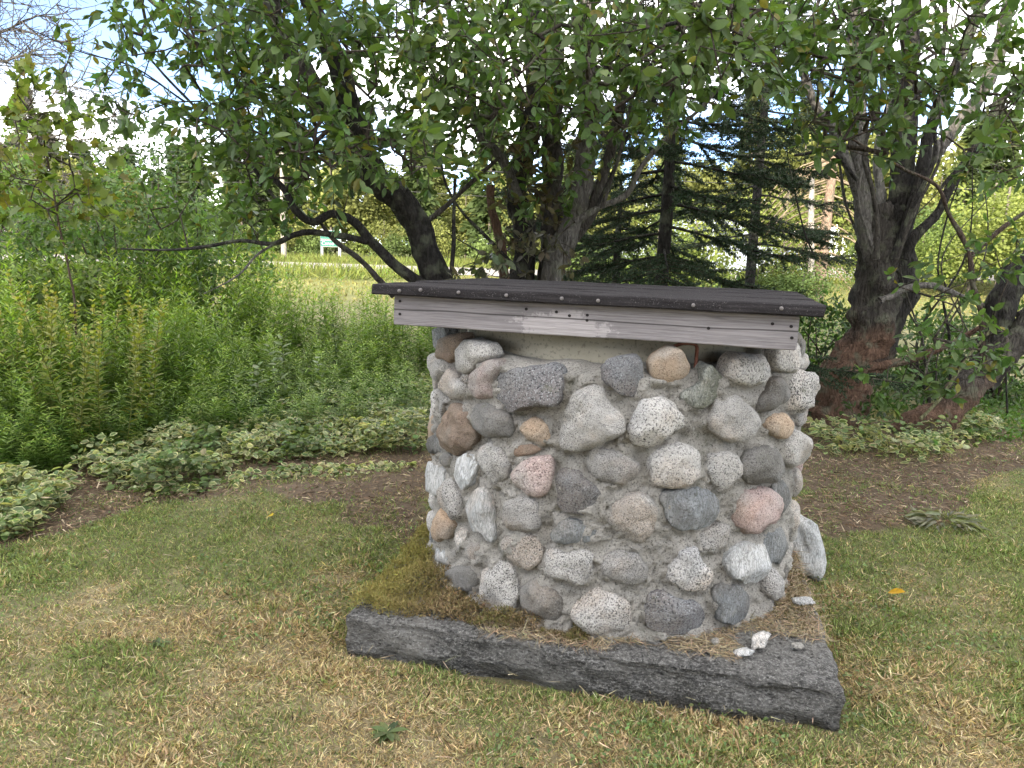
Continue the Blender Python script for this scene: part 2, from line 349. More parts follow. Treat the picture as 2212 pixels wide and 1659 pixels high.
MT['shingle'] = plain('roof_shingle', (.07, .065, .065), .9); MT['clap'] = plain('clapboard', (.2, .15, .11), .7); MT['chrome'] = plain('chrome', (.5, .5, .5), .25, .5, 1)
# ------------------------------------------------------------------ ground
def grid_axis(lo, hi, fine, n):
    u = np.linspace(-1, 1, n); return u
gx = np.concatenate([-np.geomspace(900, 7.2, 46), np.arange(-7, 7.01, .09), np.geomspace(7.2, 900, 46)])
gy = np.concatenate([-np.geomspace(300, .6, 22), np.arange(-.5, 9.01, .09), np.geomspace(9.2, 1500, 60)])
GX, GY = np.meshgrid(gx, gy); GP = np.stack([GX.ravel(), GY.ravel(), np.zeros(GX.size)], 1)
SOIL_L = [gnd(*p)[:2] for p in [(-500, 1450), (20, 1185), (330, 1090), (560, 1070), (820, 1130), (925, 1230), (925, 900), (560, 880), (0, 980), (-500, 1050)]]
SOIL_R = [gnd(*p)[:2] for p in [(1700, 1130), (1790, 1165), (1960, 1130), (2110, 1085), (2230, 985), (2260, 930), (1700, 900)]]
def soil(x, y):
    w = .11*fbm(np.stack([x, y, x*0], 1), 3.2, 4, 3); m = inpoly(x+w, y+w, SOIL_L) | inpoly(x+w, y-w, SOIL_R); return m
def lawn_dry(x, y):
    P = np.stack([x, y, x*0], 1); d = .43+.26*fbm(P, 1.25, 3, 5)+.36*fbm(P, 4.2, 3, 9)
    d += .20*np.exp(-(((x+.45)/.75)**2+((y-2.35)/.55)**2)) + .24*np.clip((2.3-y)/.5, 0, 1) - .1*np.clip((y-2.9)/1.2, 0, 1) - .12*np.clip((x-1.2)/.5, 0, 1) - .08*np.clip((-1.1-x)/.5, 0, 1)
    return np.clip(d, 0, 1)
def slab_dip(x, y):                                # the turf sinks a little where it meets the slab
    c_ = np.array([1.065, 2.125])-np.array([math.cos(.2286), -math.sin(.2286)])*.842+np.array([math.sin(.2286), math.cos(.2286)])*.842
    d = np.stack([x, y], 1)-c_; u = np.abs(d@np.array([math.cos(.2286), -math.sin(.2286)])); v = np.abs(d@np.array([math.sin(.2286), math.cos(.2286)]))
    return .03*np.clip(1-(np.maximum(u, v)-.842)/.22, 0, 1)
near = (np.abs(GP[:, 0]) < 7.1) & (GP[:, 1] > -.6) & (GP[:, 1] < 9.1)
GP[:, 2] = gz(GP[:, 0], GP[:, 1])
GP[near, 2] += .012*fbm(GP[near], 2.2, 4, 1)
GP[near, 2] -= slab_dip(GP[near, 0], GP[near, 1])
sl = soil(GP[:, 0], GP[:, 1]); dr = lawn_dry(GP[:, 0], GP[:, 1])
gcol = mix3((.12, .125, .06), (.22, .185, .115), dr)
gcol[sl] = (.115, .088, .064)
far = np.clip((GP[:, 1]-14)/10, 0, 1); gcol = mix3(gcol, (.16, .17, .06), far)
nx, ny = len(gx), len(gy); i = np.arange(ny-1)[:, None]*nx+np.arange(nx-1)[None]; GF = np.stack([i, i+1, i+nx+1, i+nx], -1).reshape(-1, 4)
obj('ground', GP, GF, MT['ground'], col=gcol, origin=(0, 0, 0), kind='structure')
# the road beyond the verge, with a gravel shoulder
rx = np.linspace(-260, 260, 105); rv = []
for o in (0, 3, 10, 13):
    yy = 38+.03*np.abs(rx)+o+.00*rx; rv.append(np.stack([rx, yy, gz(rx, yy)+.03+(.05 if 0 < o < 13 else 0)], 1))
RV = np.concatenate(rv); k = len(rx); i = np.arange(3)[:, None]*k+np.arange(k-1)[None]
obj('road', RV, np.stack([i, i+1, i+k+1, i+k], -1).reshape(-1, 4), MT['road'], origin=(0, 0, 0), kind='structure')
# ------------------------------------------------------------------ the well
WC = np.array([.432, 3.16]); RM, RS = .755, .795; ST = .135; WT = 1.045
well = root('stone_well', (WC[0], WC[1], 0), 'round fieldstone well with mortar joints on a square concrete slab', 'well')
def cyl_uv(x, y, R=RS):                            # source pixel (3072 wide) -> arc angle and height on the well's face
    r = ray(x*.72005, y*.72005); a = r[0]**2+r[1]**2; b = -2*(r[0]*WC[0]+r[1]*WC[1]); c = WC@WC-R*R; D = b*b-4*a*c
    t = (-b-math.sqrt(D))/(2*a) if D > 0 else -b/(2*a)
    p = EYE+r*t; d = p[:2]-WC; th = math.atan2(d[0], -d[1])
    if D <= 0: th += math.copysign(1, d[0])*min(.5, (np.linalg.norm(d)-R)/R*2.5)
    return th, p[2]
CR = {'A': (1000, 800, 1.3825), 'B': (1000, 1300, 1.3825), '1': (1240, 960, 3.6867), '2': (1840, 960, 3.3515), '3': (1240, 1380, 2.91), '4': (1840, 1380, 2.9106)}
STONES = """1 slate 110,290 120,180 180,90 260,95 230,200 180,300
1 orange 200,300 215,230 300,170 400,155 440,190 420,300 380,380 330,470 250,465 190,420
1 granite 100,440 150,370 200,350 210,420 330,470 290,560 210,690 160,620
1 granite 385,500 395,340 450,230 520,215 620,230 740,300 800,400 680,470 600,560 520,595 420,560
1 granite 225,750 260,630 340,540 390,580 430,680 530,720 520,820 440,890 360,890 300,830
1 pink 520,760 545,640 590,570 680,480 800,450 870,480 860,600 800,650 800,860 700,890 600,870
1 blue 800,700 860,620 1000,560 1150,530 1500,530 1620,560 1630,700 1620,900 1560,950 1250,1000 1080,1030 980,990 920,920 810,880
1 granite2 430,650 540,590 545,700 480,720 430,690
1 granite2 210,1000 215,820 240,700 300,850 330,900 280,960 225,1120
1 orange 210,1350 240,1150 300,1000 400,930 480,960 530,1060 560,1200 610,1240 600,1330 500,1450 390,1510 300,1480
1 slate 120,1380 150,1260 210,1190 215,1330 260,1450 180,1490 125,1460
1 basalt 560,1060 600,960 700,930 850,990 1000,1080 1030,1180 1030,1290 940,1330 820,1310 700,1270 580,1170
1 tan 1110,1220 1150,1150 1250,1110 1360,1130 1440,1200 1465,1350 1400,1410 1310,1415 1200,1350
A granite 925,690 960,590 1000,520 1060,500 1120,515 1160,590 1205,650 1195,710 1130,745 990,778 935,755
1 basalt 200,1510 270,1470 330,1520 320,1640 250,1650 195,1580
B granite 565,110 575,65 620,42 670,70 705,130 700,190 640,225 600,160
B orange 695,85 740,60 800,55 850,75 800,100 740,110
B quartz 448,170 465,120 520,97 560,105 565,160 545,215 510,245 480,210
B quartz 355,190 365,140 385,122 415,150 410,265 375,230
3 pink 795,150 840,70 960,10 1180,-20 1190,90 1180,200 1130,330 1070,360 960,320 860,240
B granite2 1045,140 1060,90 1120,75 1200,90 1285,150 1270,185 1220,230 1120,215 1070,190
B granite 1315,160 1330,100 1380,65 1440,52 1510,70 1548,120 1545,180 1500,225 1400,245 1340,225
B granite 1570,165 1585,115 1640,87 1700,95 1730,140 1725,190 1690,230 1640,240 1590,215
B basalt 1728,190 1735,125 1770,75 1830,55 1885,85 1903,140 1895,185 1840,215 1770,222
2 granite 1810,1380 1840,1230 1900,1110 1970,1180 2010,1320 1990,1440 1900,1500 1820,1480
3 blue 1200,170 1280,90 1420,95 1470,180 1560,260 1640,330 1650,470 1640,550 1570,550 1420,490 1320,480 1250,440 1230,300
3 granite2 730,500 740,400 850,330 920,320 1040,390 1085,500 1060,620 980,655 850,650 760,590
3 quartz 395,390 440,330 530,255 580,260 610,340 630,480 640,620 650,720 610,760 570,690 500,640 430,530
3 granite2 175,230 210,180 300,160 310,250 350,350 350,520 300,540 250,460 180,390
3 tan 130,620 145,470 200,400 255,470 300,580 260,690 200,725 140,700
B granite 1140,370 1170,300 1230,262 1300,260 1345,300 1358,360 1330,440 1290,478 1220,455 1160,410
3 slate 1155,660 1230,630 1240,580 1320,550 1520,590 1600,660 1605,720 1500,745 1290,760 1200,720
4 slate 415,370 520,300 740,265 900,310 970,400 950,510 850,590 640,640 540,600 470,500
4 pink 1145,600 1150,400 1210,340 1330,280 1440,260 1500,320 1535,420 1500,540 1380,630 1230,665
4 slate 1480,220 1540,180 1600,260 1630,350 1600,480 1560,530 1540,420 1510,320
4 granite2 775,740 850,660 980,610 1080,610 1100,700 1040,800 920,845 810,820
3 granite2 690,760 760,690 880,670 1030,700 1080,800 1080,920 960,1000 850,950 760,880
3 granite2 370,780 450,735 540,740 580,800 540,900 460,930 390,880
3 quartz 275,740 310,620 350,610 385,650 365,760 330,810 290,790
3 quartz 120,790 150,720 190,780 240,860 230,930 170,910 130,850
3 speck 1100,960 1120,840 1190,805 1330,835 1480,810 1550,860 1560,1010 1500,1130 1430,1140 1300,1080 1110,1030
B granite2 1100,560 1130,520 1200,505 1270,520 1320,575 1310,620 1250,648 1170,640 1110,600
4 speck 490,1060 560,920 600,820 680,790 760,790 820,910 890,960 910,1050 870,1130 760,1200 640,1170 530,1110
4 quartz 1035,960 1060,860 1130,780 1200,745 1280,755 1370,770 1390,870 1390,1000 1320,1090 1180,1085 1060,1040
3 speck 520,1150 550,1000 620,920 720,910 800,950 830,1060 880,1200 870,1320 780,1370 640,1370 560,1300
3 basalt 880,1150 960,1090 1100,1110 1240,1180 1290,1260 1290,1380 1220,1450 1100,1430 960,1370 900,1290
B speck 980,760 1020,700 1070,660 1150,670 1220,720 1255,780 1230,830 1120,850 1020,830 985,800
4 blue 285,1230 340,1190 500,1200 640,1260 790,1290 850,1400 830,1510 760,1580 560,1560 380,1540 310,1480 310,1340
4 slate 935,1190 990,1120 1110,1115 1200,1170 1250,1230 1255,1380 1200,1440 1050,1460 960,1440 955,1300
4 granite2 1390,1080 1420,980 1490,970 1540,1040 1535,1220 1440,1240 1395,1180
4 slate 1390,760 1430,690 1540,610 1590,700 1590,830 1530,920 1430,930 1395,850
4 slate 1560,1000 1600,880 1640,900 1630,1060 1590,1100
3 basalt 190,990 330,930 480,960 510,1080 440,1180 340,1160 270,1060
A blue 1100,440 1130,395 1210,378 1280,385 1290,440 1300,500 1260,553 1190,530 1150,510 1110,475
2 tan 375,450 430,380 620,295 710,300 770,370 810,470 805,570 720,640 560,660 440,640 395,560
2 green 670,770 760,740 930,640 950,500 1010,450 1120,540 1200,620 1150,740 1060,830 960,915 860,910 780,840
2 granite 1225,500 1260,400 1400,360 1600,380 1640,480 1630,600 1560,650 1400,670 1270,640 1200,590
2 granite 1715,420 1740,310 1860,240 1940,230 1960,330 1950,440 1880,530 1780,560 1720,520
2 basalt 1870,120 1960,130 2030,230 2035,330 1990,400 1960,380 1960,260 1880,220
2 granite 1960,450 2040,340 2060,440 2020,520 1980,500
2 speck 1880,790 1880,600 1940,500 2020,540 2080,650 2090,800 2040,920 1920,940 1830,870
2 basalt 1520,850 1610,740 1650,620 1750,585 1840,640 1870,760 1800,850 1680,910 1530,950
2 granite 965,1030 1050,960 1080,850 1200,790 1320,785 1420,860 1520,980 1535,1060 1450,1180 1330,1240 1180,1230 1070,1160
2 tan 1610,1090 1640,1000 1720,950 1820,970 1890,1050 1880,1150 1820,1200 1680,1200
2 granite 150,1150 230,960 310,820 400,765 540,790 650,860 720,940 775,1020 760,1110 600,1170 500,1250 350,1300 230,1270
2 granite2 1920,960 2080,900 2090,1000 2020,1060 1940,1080"""
FLUSH = {16, 35, 36, 37, 51}
stones = []                                        # (theta0, z0, Rpolar[72], half-size, kind, T)
NA = 40; PHI = np.arange(NA)/NA*2*math.pi
def polar(uv):                                     # smooth outline radius about the outline's middle
    c = (uv.max(0)+uv.min(0))/2; d = np.roll(uv, -1, 0)
    P = np.concatenate([uv+(d-uv)*t for t in np.linspace(0, 1, 12, endpoint=False)]); Q = P-c
    a = np.arctan2(Q[:, 1], Q[:, 0]); r = np.linalg.norm(Q, axis=1); R = np.zeros(NA)
    for k, p in enumerate(PHI):
        dd = np.abs((a-p+math.pi) % (2*math.pi)-math.pi); w = np.exp(-(dd/.11)**2); R[k] = (w*r).sum()/w.sum()
    return c, R
for n_, ln in enumerate(STONES.split('\n')):
    f = ln.split(); cx, cy_, sc = CR[f[0]]
    uv = np.array([cyl_uv(cx+float(a)/sc, cy_+float(b)/sc) for a, b in (p.split(',') for p in f[2:])])
    uv[:, 0] *= RS; c, R = polar(uv); m = R.mean(); R = np.minimum(R, 1.9*m)
    stones.append((c[0], c[1], R*1.03, m, f[1], .55 if n_ in FLUSH else 1.))
# the sides and back that the photograph does not show: the same kind of courses
kinds = ['granite']*4+['granite2']*3+['speck', 'tan', 'pink', 'basalt', 'basalt', 'slate', 'quartz', 'orange']
th_lo, th_hi = min(s_[0] for s_ in stones)/RS-.02, max(s_[0] for s_ in stones)/RS+.02
for tries in range(4000):
    th = rng.uniform(th_hi, th_lo+2*math.pi)*RS; z = rng.uniform(ST+.07, WT-.04); m = rng.uniform(.045, .085)
    per = 2*math.pi*RS
    if all(math.hypot((th-q[0]+per/2) % per-per/2, z-q[1]) > (m+q[3])*1.04 for q in stones):
        R = m*(1+.16*np.cos(2*(PHI-rng.uniform(0, 6)))+.08*np.cos(3*(PHI-rng.uniform(0, 6)))+.03*np.cos(5*(PHI-rng.uniform(0, 6))))
        stones.append((th, z, R, m, random.choice(kinds), 1.))
    if len(stones) > 150: break
def warp(s_, z, rad):                              # (arc, height, radius) -> world
    th = s_/RS; return np.stack([WC[0]+rad*np.sin(th), WC[1]-rad*np.cos(th), z], -1)
QR = np.array([1.0, 1.0, .985, .95, .89, .8, .68, .52, .34, .16])
for n_, (s0, z0, R, m, kd, flush) in enumerate(stones):
    T = float(np.clip(.53*m, .024, .053))*flush; V = []; ang = kd in ('blue', 'slate', 'green', 'quartz')
    p = 3.4 if ang else 2.5
    for k, q in enumerate(QR):
        h = -.05 if k == 0 else T*(max(0, 1-q**p))**(1/p)*1.0
        V.append(np.stack([s0+R*q*np.cos(PHI), z0+R*q*np.sin(PHI), np.full(NA, RM-.004+h)], 1))
    V.append([[s0, z0, RM-.004+T]]); V = np.concatenate(V)
    off = n_*7.3; Q = V*1.0+off
    amp = .26*m if not ang else .3*m
    V[NA:, 2] += amp*(.7*fbm(Q[NA:], 9, 2, n_)+.25*fbm(Q[NA:], 30, 2, n_+5))*np.clip((V[NA:, 2]-RM+.012)/.03, .15, 1)
    V[:, 0] += .10*m*vnoise(Q*28, n_+2); V[:, 1] += .10*m*vnoise(Q*28, n_+9)
    if ang:                                        # broken faces: flatten the dome along a few tilted planes
        for _ in range(4):
            d = norm(rng.normal(size=2)); lim = T*rng.uniform(.55, .95)
            hh = V[:, 2]-RM; plane = lim+(.25+.3*rng.random())*-(((V[:, 0]-s0)*d[0]+(V[:, 1]-z0)*d[1])-.25*m)
            V[:, 2] = np.where(np.arange(len(V)) < NA, V[:, 2], RM+np.minimum(hh, np.maximum(plane, -.004)))
    V = warp(V[:, 0], V[:, 1], V[:, 2])
    i = np.arange(len(QR)-1)[:, None]*NA; j = np.arange(NA)[None]; j2 = (j+1) % NA
    F4 = np.stack([i+j, i+j2, i+NA+j2, i+NA+j], -1).reshape(-1, 4); b = (len(QR)-1)*NA; jj = np.arange(NA)
    F3 = np.stack([b+jj, b+(jj+1) % NA, np.full(NA, len(V)-1)], 1)
    obj('stone', V, [F4, F3], STM[kd], well)
# mortar drum: raised a little round every stone, rough between, rolled over the casing at the top
nu, nv = 560, 120
th = np.arange(nu)/nu*2*math.pi; zz = np.linspace(ST-.02, WT, nv); TH, ZZ = np.meshgrid(th, zz)
s_ = TH.ravel()*RS; z_ = ZZ.ravel(); per = 2*math.pi*RS; q1 = np.full(len(s_), 9.)
for (s0, z0, R, m, kd, fl) in stones:
    du = (s_-s0+per/2) % per-per/2; dv = z_-z0; rr = np.hypot(du, dv); near = rr < 2.6*m+.05
    a = np.arctan2(dv[near], du[near]) % (2*math.pi); Ri = np.interp(a, np.append(PHI, 2*math.pi), np.append(R, R[0]))
    q1[near] = np.minimum(q1[near], (rr[near]-Ri))
P3 = np.stack([np.cos(TH.ravel())*RS, np.sin(TH.ravel())*RS, z_], 1)
rad = RM-.012+.013*fbm(P3, 7, 3, 2)+.012*fbm(P3, 26, 3, 4)+.009*vnoise(P3*75, 8)+.018*np.exp(-(np.maximum(q1, 0)/.018)**2)*(.6+.8*vnoise(P3*18, 6))
rad += .03*np.clip((ST+.05-z_)/.05, 0, 1)
V = warp(s_, z_, rad); i = np.arange(nv-1)[:, None]*nu; j = np.arange(nu)[None]; j2 = (j+1) % nu
F = [np.stack([i+j, i+j2, i+nu+j2, i+nu+j], -1).reshape(-1, 4)]
top = [V[-nu:]]
for k, (rr, dz) in enumerate(((RM-.03, .012), (RM-.07, .022), (.64, .03), (.60, .03))):
    q = np.stack([th*RS, np.full(nu, WT+dz), np.full(nu, rr)], 1); q[:, 1] += .012*fbm(np.stack([np.cos(th), np.sin(th), th*0+k], 1), 6, 3, 11)
    top.append(warp(q[:, 0], q[:, 1], q[:, 2]))
V = np.concatenate([V]+top[1:]); base = (nv-1)*nu
for k in range(4):
    o = base+k*nu; jj = np.arange(nu); F.append(np.stack([o+jj, o+(jj+1) % nu, o+nu+(jj+1) % nu, o+nu+jj], 1))
obj('mortar_wall', V, F, MT['mortar'], well)
# concrete casing ring rising inside
cv = []
for r_, z in ((.625, .9), (.625, 1.178), (.615, 1.184), (.545, 1.184), (.545, .5)):
    cv.append(np.stack([WC[0]+r_*np.sin(th[::5]), WC[1]-r_*np.cos(th[::5]), np.full(112, z)], 1))
i = np.arange(4)[:, None]*112; j = np.arange(112)[None]; j2 = (j+1) % 112
obj('casing_ring', np.concatenate(cv), np.stack([i+j, i+j2, i+112+j2, i+112+j], -1).reshape(-1, 4), MT['casing'], well)
# bent rusty hook set in the mortar
h0 = warp(*[np.array([v]) for v in (0, 0, 0)])
ht, hz = cyl_uv(2095, 1082, .72); hk = lambda dt, z, r: warp(np.array((ht+dt)*RS), np.array(z), np.array(r))
V, F = tube(spline([hk(0, hz-.04, .70), hk(0, hz+.01, .705), hk(-.004, hz+.05, .70), hk(-.05, hz+.055, .69), hk(-.09, hz+.04, .66)], 16), .006, 8); obj('iron_hook', V, F, MT['rust'], well)
# square slab, its faces rough and its edges broken
SY = .2286; se = np.array([math.cos(SY), -math.sin(SY)]); sn = np.array([math.sin(SY), math.cos(SY)]); SC = np.array([1.065, 2.125])-se*.842+sn*.842
def slabw(u, v, z): return np.stack([SC[0]+u*se[0]+v*sn[0], SC[1]+u*se[1]+v*sn[1], z], -1)
hs = .842; n = 150; g = np.linspace(-hs, hs, n); GU, GV = np.meshgrid(g, g); tz = np.full(GU.size, ST)
tv = np.stack([GU.ravel(), GV.ravel(), tz], 1)
ring = np.concatenate([np.stack([g, g*0-hs], 1)[:-1], np.stack([g*0+hs, g], 1)[:-1], np.stack([g[::-1], g*0+hs], 1)[:-1], np.stack([g*0-hs, g[::-1]], 1)[:-1]])
zs = np.array([ST-.005, .118, .1, .08, .06, .04, .02, 0, -.03, -.12]); sv = [np.column_stack([ring, np.full(len(ring), z)]) for z in zs]; sv = np.concatenate(sv)
def slabrough(p, side):
    o = np.zeros_like(p); d = norm(np.column_stack([np.clip(np.abs(p[:, 0])-hs+.05, 0, 1)*np.sign(p[:, 0]), np.clip(np.abs(p[:, 1])-hs+.05, 0, 1)*np.sign(p[:, 1]), p[:, 2]*0+1e-6]))
    a = (.010*fbm(p*[1, 1, 2.2], 12, 4, 3)+.014*fbm(p*[1, 1, 3], 4, 2, 8)-.004)
    a = a-.022*np.clip((.035-p[:, 2])/.06, 0, 1)*(p[:, 2] < .04)*(1+.9*fbm(p, 5, 3, 12))
    edge = np.maximum(np.abs(p[:, 0]), np.abs(p[:, 1]))/hs
    q = p+d*(a*np.clip((edge-.9)/.1, 0, 1))[:, None]
    q[:, 2] += .004*fbm(p, 20, 3, 5)-.012*np.clip((edge-.985)/.015, 0, 1)*(p[:, 2] > .1)*(1+fbm(p, 9, 2, 2)); return q
tw = slabrough(tv, 0); sw = slabrough(sv, 1)
nr = len(ring); i = np.arange(len(zs)-1)[:, None]*nr; j = np.arange(nr)[None]; j2 = (j+1) % nr
F4s = np.stack([i+j, i+nr+j, i+nr+j2, i+j2], -1).reshape(-1, 4)
i = np.arange(n-1)[:, None]*n+np.arange(n-1)[None]; F4t = np.stack([i, i+1, i+n+1, i+n], -1).reshape(-1, 4)
# stitch: the first side ring is the top sheet's rim
rim_idx = np.concatenate([np.arange(n)[:-1], (np.arange(n)*n+n-1)[:-1], ((n-1)*n+np.arange(n)[::-1])[:-1], (np.arange(n)[::-1]*n)[:-1]])
jj = np.arange(nr); Fst = np.stack([rim_idx[jj], n*n+jj, n*n+(jj+1) % nr, rim_idx[(jj+1) % nr]], 1)
allv = np.concatenate([tw, sw]); obj('base_slab', slabw(allv[:, 0], allv[:, 1], allv[:, 2]), [F4t, F4s+n*n, Fst], MT['slab'], well)
# ------------------------------------------------------------------ the lid
LY = .2836; le = np.array([math.cos(LY), -math.sin(LY)]); ln_ = np.array([math.sin(LY), math.cos(LY)]); LL, LD, LH, LT = 1.484, 1.25, 1.31, .036
LC = np.array([.924, 2.25])-le*LL/2+ln_*LD/2
lid = root('well_lid', (LC[0], LC[1], LH-LT-.012*LD/2), 'square plank lid, black tarred boards on a weathered grey timber skirt', 'lid'); lid.rotation_euler = (-.012, 0, -LY)
def lpart(name, V, F, mat, parent=lid, smooth=False):
    c = V.mean(0); me = mk_mesh(name, V-c, F, None, smooth); me.materials.append(mat); o = bpy.data.objects.new(name, me); COL.objects.link(o)
    o.parent = parent; o.location = c-(LO.get(parent.name, np.zeros(3))); LO[o.name] = c; return o
LO = {}
def plank(name, x0, x1, y0, y1, z0, z1, mat, nseg=40, bev=.004, wob=.0025, seed=0):
    ys = [y0, y0+bev, y1-bev, y1, y1, y1-bev, y0+bev, y0]; zs = [z1-bev, z1, z1, z1-bev, z0+bev, z0, z0, z0+bev]
    X = np.linspace(x0, x1, nseg); V = np.array([(x, y, z) for x in X for y, z in zip(ys, zs)])
    V[:, 1:] += wob*np.stack([fbm(V+seed, 9, 3, seed), fbm(V+seed, 7, 3, seed+4)], 1)
    V[:8, 0] += .004*vnoise(V[:8]*60, seed); V[-8:, 0] += .006*vnoise(V[-8:]*60, seed+1)
    i = np.arange(nseg-1)[:, None]*8; j = np.arange(8)[None]; j2 = (j+1) % 8
    F = [np.stack([i+j, i+8+j, i+8+j2, i+j2], -1).reshape(-1, 4), np.array([range(7, -1, -1), range((nseg-1)*8, nseg*8)])[:, ::-1]]
    return lpart(name, V, F, mat)
npl = 7; edges = np.linspace(-LD/2, LD/2, npl+1); front = None
for k in range(npl):
    d0, d1 = rng.normal(0, .004, 2)
    o = plank('plank', -LL/2+d0+(.0 if k else 0), LL/2+d1, edges[k]+.003, edges[k+1]-.003, 0, LT+rng.normal(0, .0008), MT['plank'], seed=k*3+1)
    if k == 0: front = o
for x in (-.64, -.56, -.42, -.25, -.06, .06, .36, .62):
    a = np.arange(10)/10*2*math.pi; y = -LD/2-.0035; z = LT*.55+rng.normal(0, .002)
    V = np.concatenate([np.stack([x+.0062*np.cos(a), a*0+y+.008, z+.0062*np.sin(a)], 1), np.stack([x+.0062*np.cos(a), a*0+y, z+.0062*np.sin(a)], 1), np.stack([x+.003*np.cos(a), a*0+y-.0015, z+.003*np.sin(a)], 1)])
    i = np.arange(2)[:, None]*10; j = np.arange(10)[None]; j2 = (j+1) % 10
    lpart('screw_head', V, [np.stack([i+j, i+j2, i+10+j2, i+10+j], -1).reshape(-1, 4), np.arange(20, 30)[None]], MT['screw'], front)
INS, INF, SK, BT = .066, .04, -.108, .038
sk = plank('skirt_board', -LL/2+.062, LL/2-INS, -LD/2+INF, -LD/2+INF+BT, SK, -.002, MT['board'], 60, .003, .0015, 31)
plank('skirt_board', -LL/2+.062, LL/2-INS, LD/2-INF-BT, LD/2-INF, SK, -.002, MT['board'], 60, .003, .0015, 37)
def splank(x, seed):
    V, F = box(x, x+BT, -LD/2+INF+BT+.002, LD/2-INF-BT-.002, SK+.002, -.002); o = lpart('skirt_board', V, F, MT['board']); return o
splank(-LL/2+.064, 1); splank(LL/2-INS-BT-.002, 2)
for (x, z) in [(-.655, -.022), (-.655, -.068), (.66, -.07), (.655, -.035), (.60, -.03), (.41, -.055), (.02, -.035), (.02, -.052), (-.085, -.03), (-.19, -.026), (-.04, -.04)]:
    a = np.arange(9)/9*2*math.pi; r_ = .0055; y = -LD/2+INF-.0022
    V = np.concatenate([np.stack([x+r_*np.cos(a), a*0+y+.004, z+r_*.9*np.sin(a)], 1), np.stack([x+r_*np.cos(a), a*0+y, z+r_*.9*np.sin(a)], 1)]); j = np.arange(9)
    lpart('nail_head', V, [np.stack([j, (j+1) % 9, 9+(j+1) % 9, 9+j], 1), np.arange(9, 18)[None]], MT['nail'], sk)
# ------------------------------------------------------------------ slab litter: moss, straw, broken mortar
T_BL, T_OV, T_LA, T_RO, T_MA = bladeT(), leafT('ovate'), leafT('lance', .2, .25), leafT('round', .1, .1), mapleT()
def moss_patch(name, poly, n, hgt, label, seed, dryf=.35):
    poly = [np.array(p) for p in poly]; u = np.array([p[0] for p in poly]); v = np.array([p[1] for p in poly])
    x = rng.uniform(u.min(), u.max(), n*3); y = rng.uniform(v.min(), v.max(), n*3); w = .03*fbm(np.stack([x, y, x*0], 1), 9, 3, seed)
    ok = inpoly(x+w, y-w, poly) & (np.hypot(*(slabw(x, y, x*0)[:, :2]-WC).T) > RM+.005); x, y = x[ok][:n], y[ok][:n]; m = len(x)
    bumpy = np.maximum(0, .5+fbm(np.stack([x, y, x*0], 1), 10, 3, seed+1))*hgt
    pos = slabw(x, y, ST+rng.random(m)*bumpy); d = rdir(m, .8); t = (fbm(np.stack([x, y, x*0], 1), 7, 2, seed+7)*.5+.35+rng.normal(0, .3, m)) < dryf
    col = np.where(t[:, None], jitcol((.21, .16, .085), m, .35), jitcol((.14, .13, .05), m, .35))
    edge = np.clip((-.55-x)/.2, 0, 1); col = mix3(col, jitcol((.28, .26, .075), m, .2), edge*.75)
    V, F, C = place(T_DI, pos, d, rdir(m), rng.uniform(.0022, .0045, m), rng.uniform(.009, .024, m), col); return obj(name, V, F, MT['dry'], col=C, label=label, kind='stuff')
moss_patch('moss', [(-.84, -.8), (-.45, -.81), (-.2, -.8), (-.1, -.66), (-.35, -.5), (-.6, -.3), (-.74, .2), (-.82, .5), (-.85, 0)], 30000, .062, 'thick yellow brown moss cushion on the slab corner', 3, .55)
moss_patch('moss', [(-.13, -.8), (-.02, -.8), (.04, -.74), (-.05, -.68), (-.14, -.72)], 3000, .045, 'small round moss tuft on the slab against the wall', 9, .55)
moss_patch('moss', [(.5, -.3), (.8, -.5), (.83, -.3), (.8, .1), (.7, .3), (.72, -.1)], 2500, .014, 'thin moss creeping along the slab edge', 13, .5)
n = 42000; x = rng.uniform(-.35, .83, n); y = rng.uniform(-.83, .7, n); P = slabw(x, y, x*0)
ok = (np.hypot(P[:, 0]-WC[0], P[:, 1]-WC[1]) > RM+.0) & ~((x > .52) & (y < -.55)) & ~((x > .1) & (y < -.76)) & (fbm(np.stack([x, y, x*0], 1), 4, 3, 21)+.75 > 0)
x, y = x[ok], y[ok]; m = len(x); pos = slabw(x, y, ST+.004+.012*rng.random(m))
V, F, C = place(bladeT(.1), pos, rdir(m, .12)*[1, 1, .25], rdir(m, 1.5), rng.uniform(.0015, .003, m), rng.uniform(.02, .07, m), jitcol((.31, .25, .165), m, .3))
obj('dry_clippings', V, F, MT['dry'], col=C, label='dried straw coloured grass clippings scattered over the slab top', kind='stuff')
def rock(name, V0, mat, label, cat, group=None, parent=None):
    pass
def lump(c, r, sx, sy, sz, seed, rot=0, nseg=18, rough=.25):
    nl = 11; V = []
    for k in range(nl):
        p = math.pi*k/(nl-1); a = np.arange(nseg)/nseg*2*math.pi; V.append(np.stack([np.sin(p)*np.cos(a), np.sin(p)*np.sin(a), np.full(nseg, math.cos(p))], 1))
    V = np.concatenate(V); V *= (1+rough*fbm(V+seed*3.1, 1.6, 3, seed)[:, None]); V = np.sign(V)*np.abs(V)**.85*[sx*r, sy*r, sz*r]
    ca, sa = math.cos(rot), math.sin(rot); V[:, :2] = V[:, :2]@np.array([[ca, sa], [-sa, ca]])
    i = np.arange(nl-1)[:, None]*nseg; j = np.arange(nseg)[None]; j2 = (j+1) % nseg
    return V+np.asarray(c), np.stack([i+j, i+nseg+j, i+nseg+j2, i+j2], -1).reshape(-1, 4)
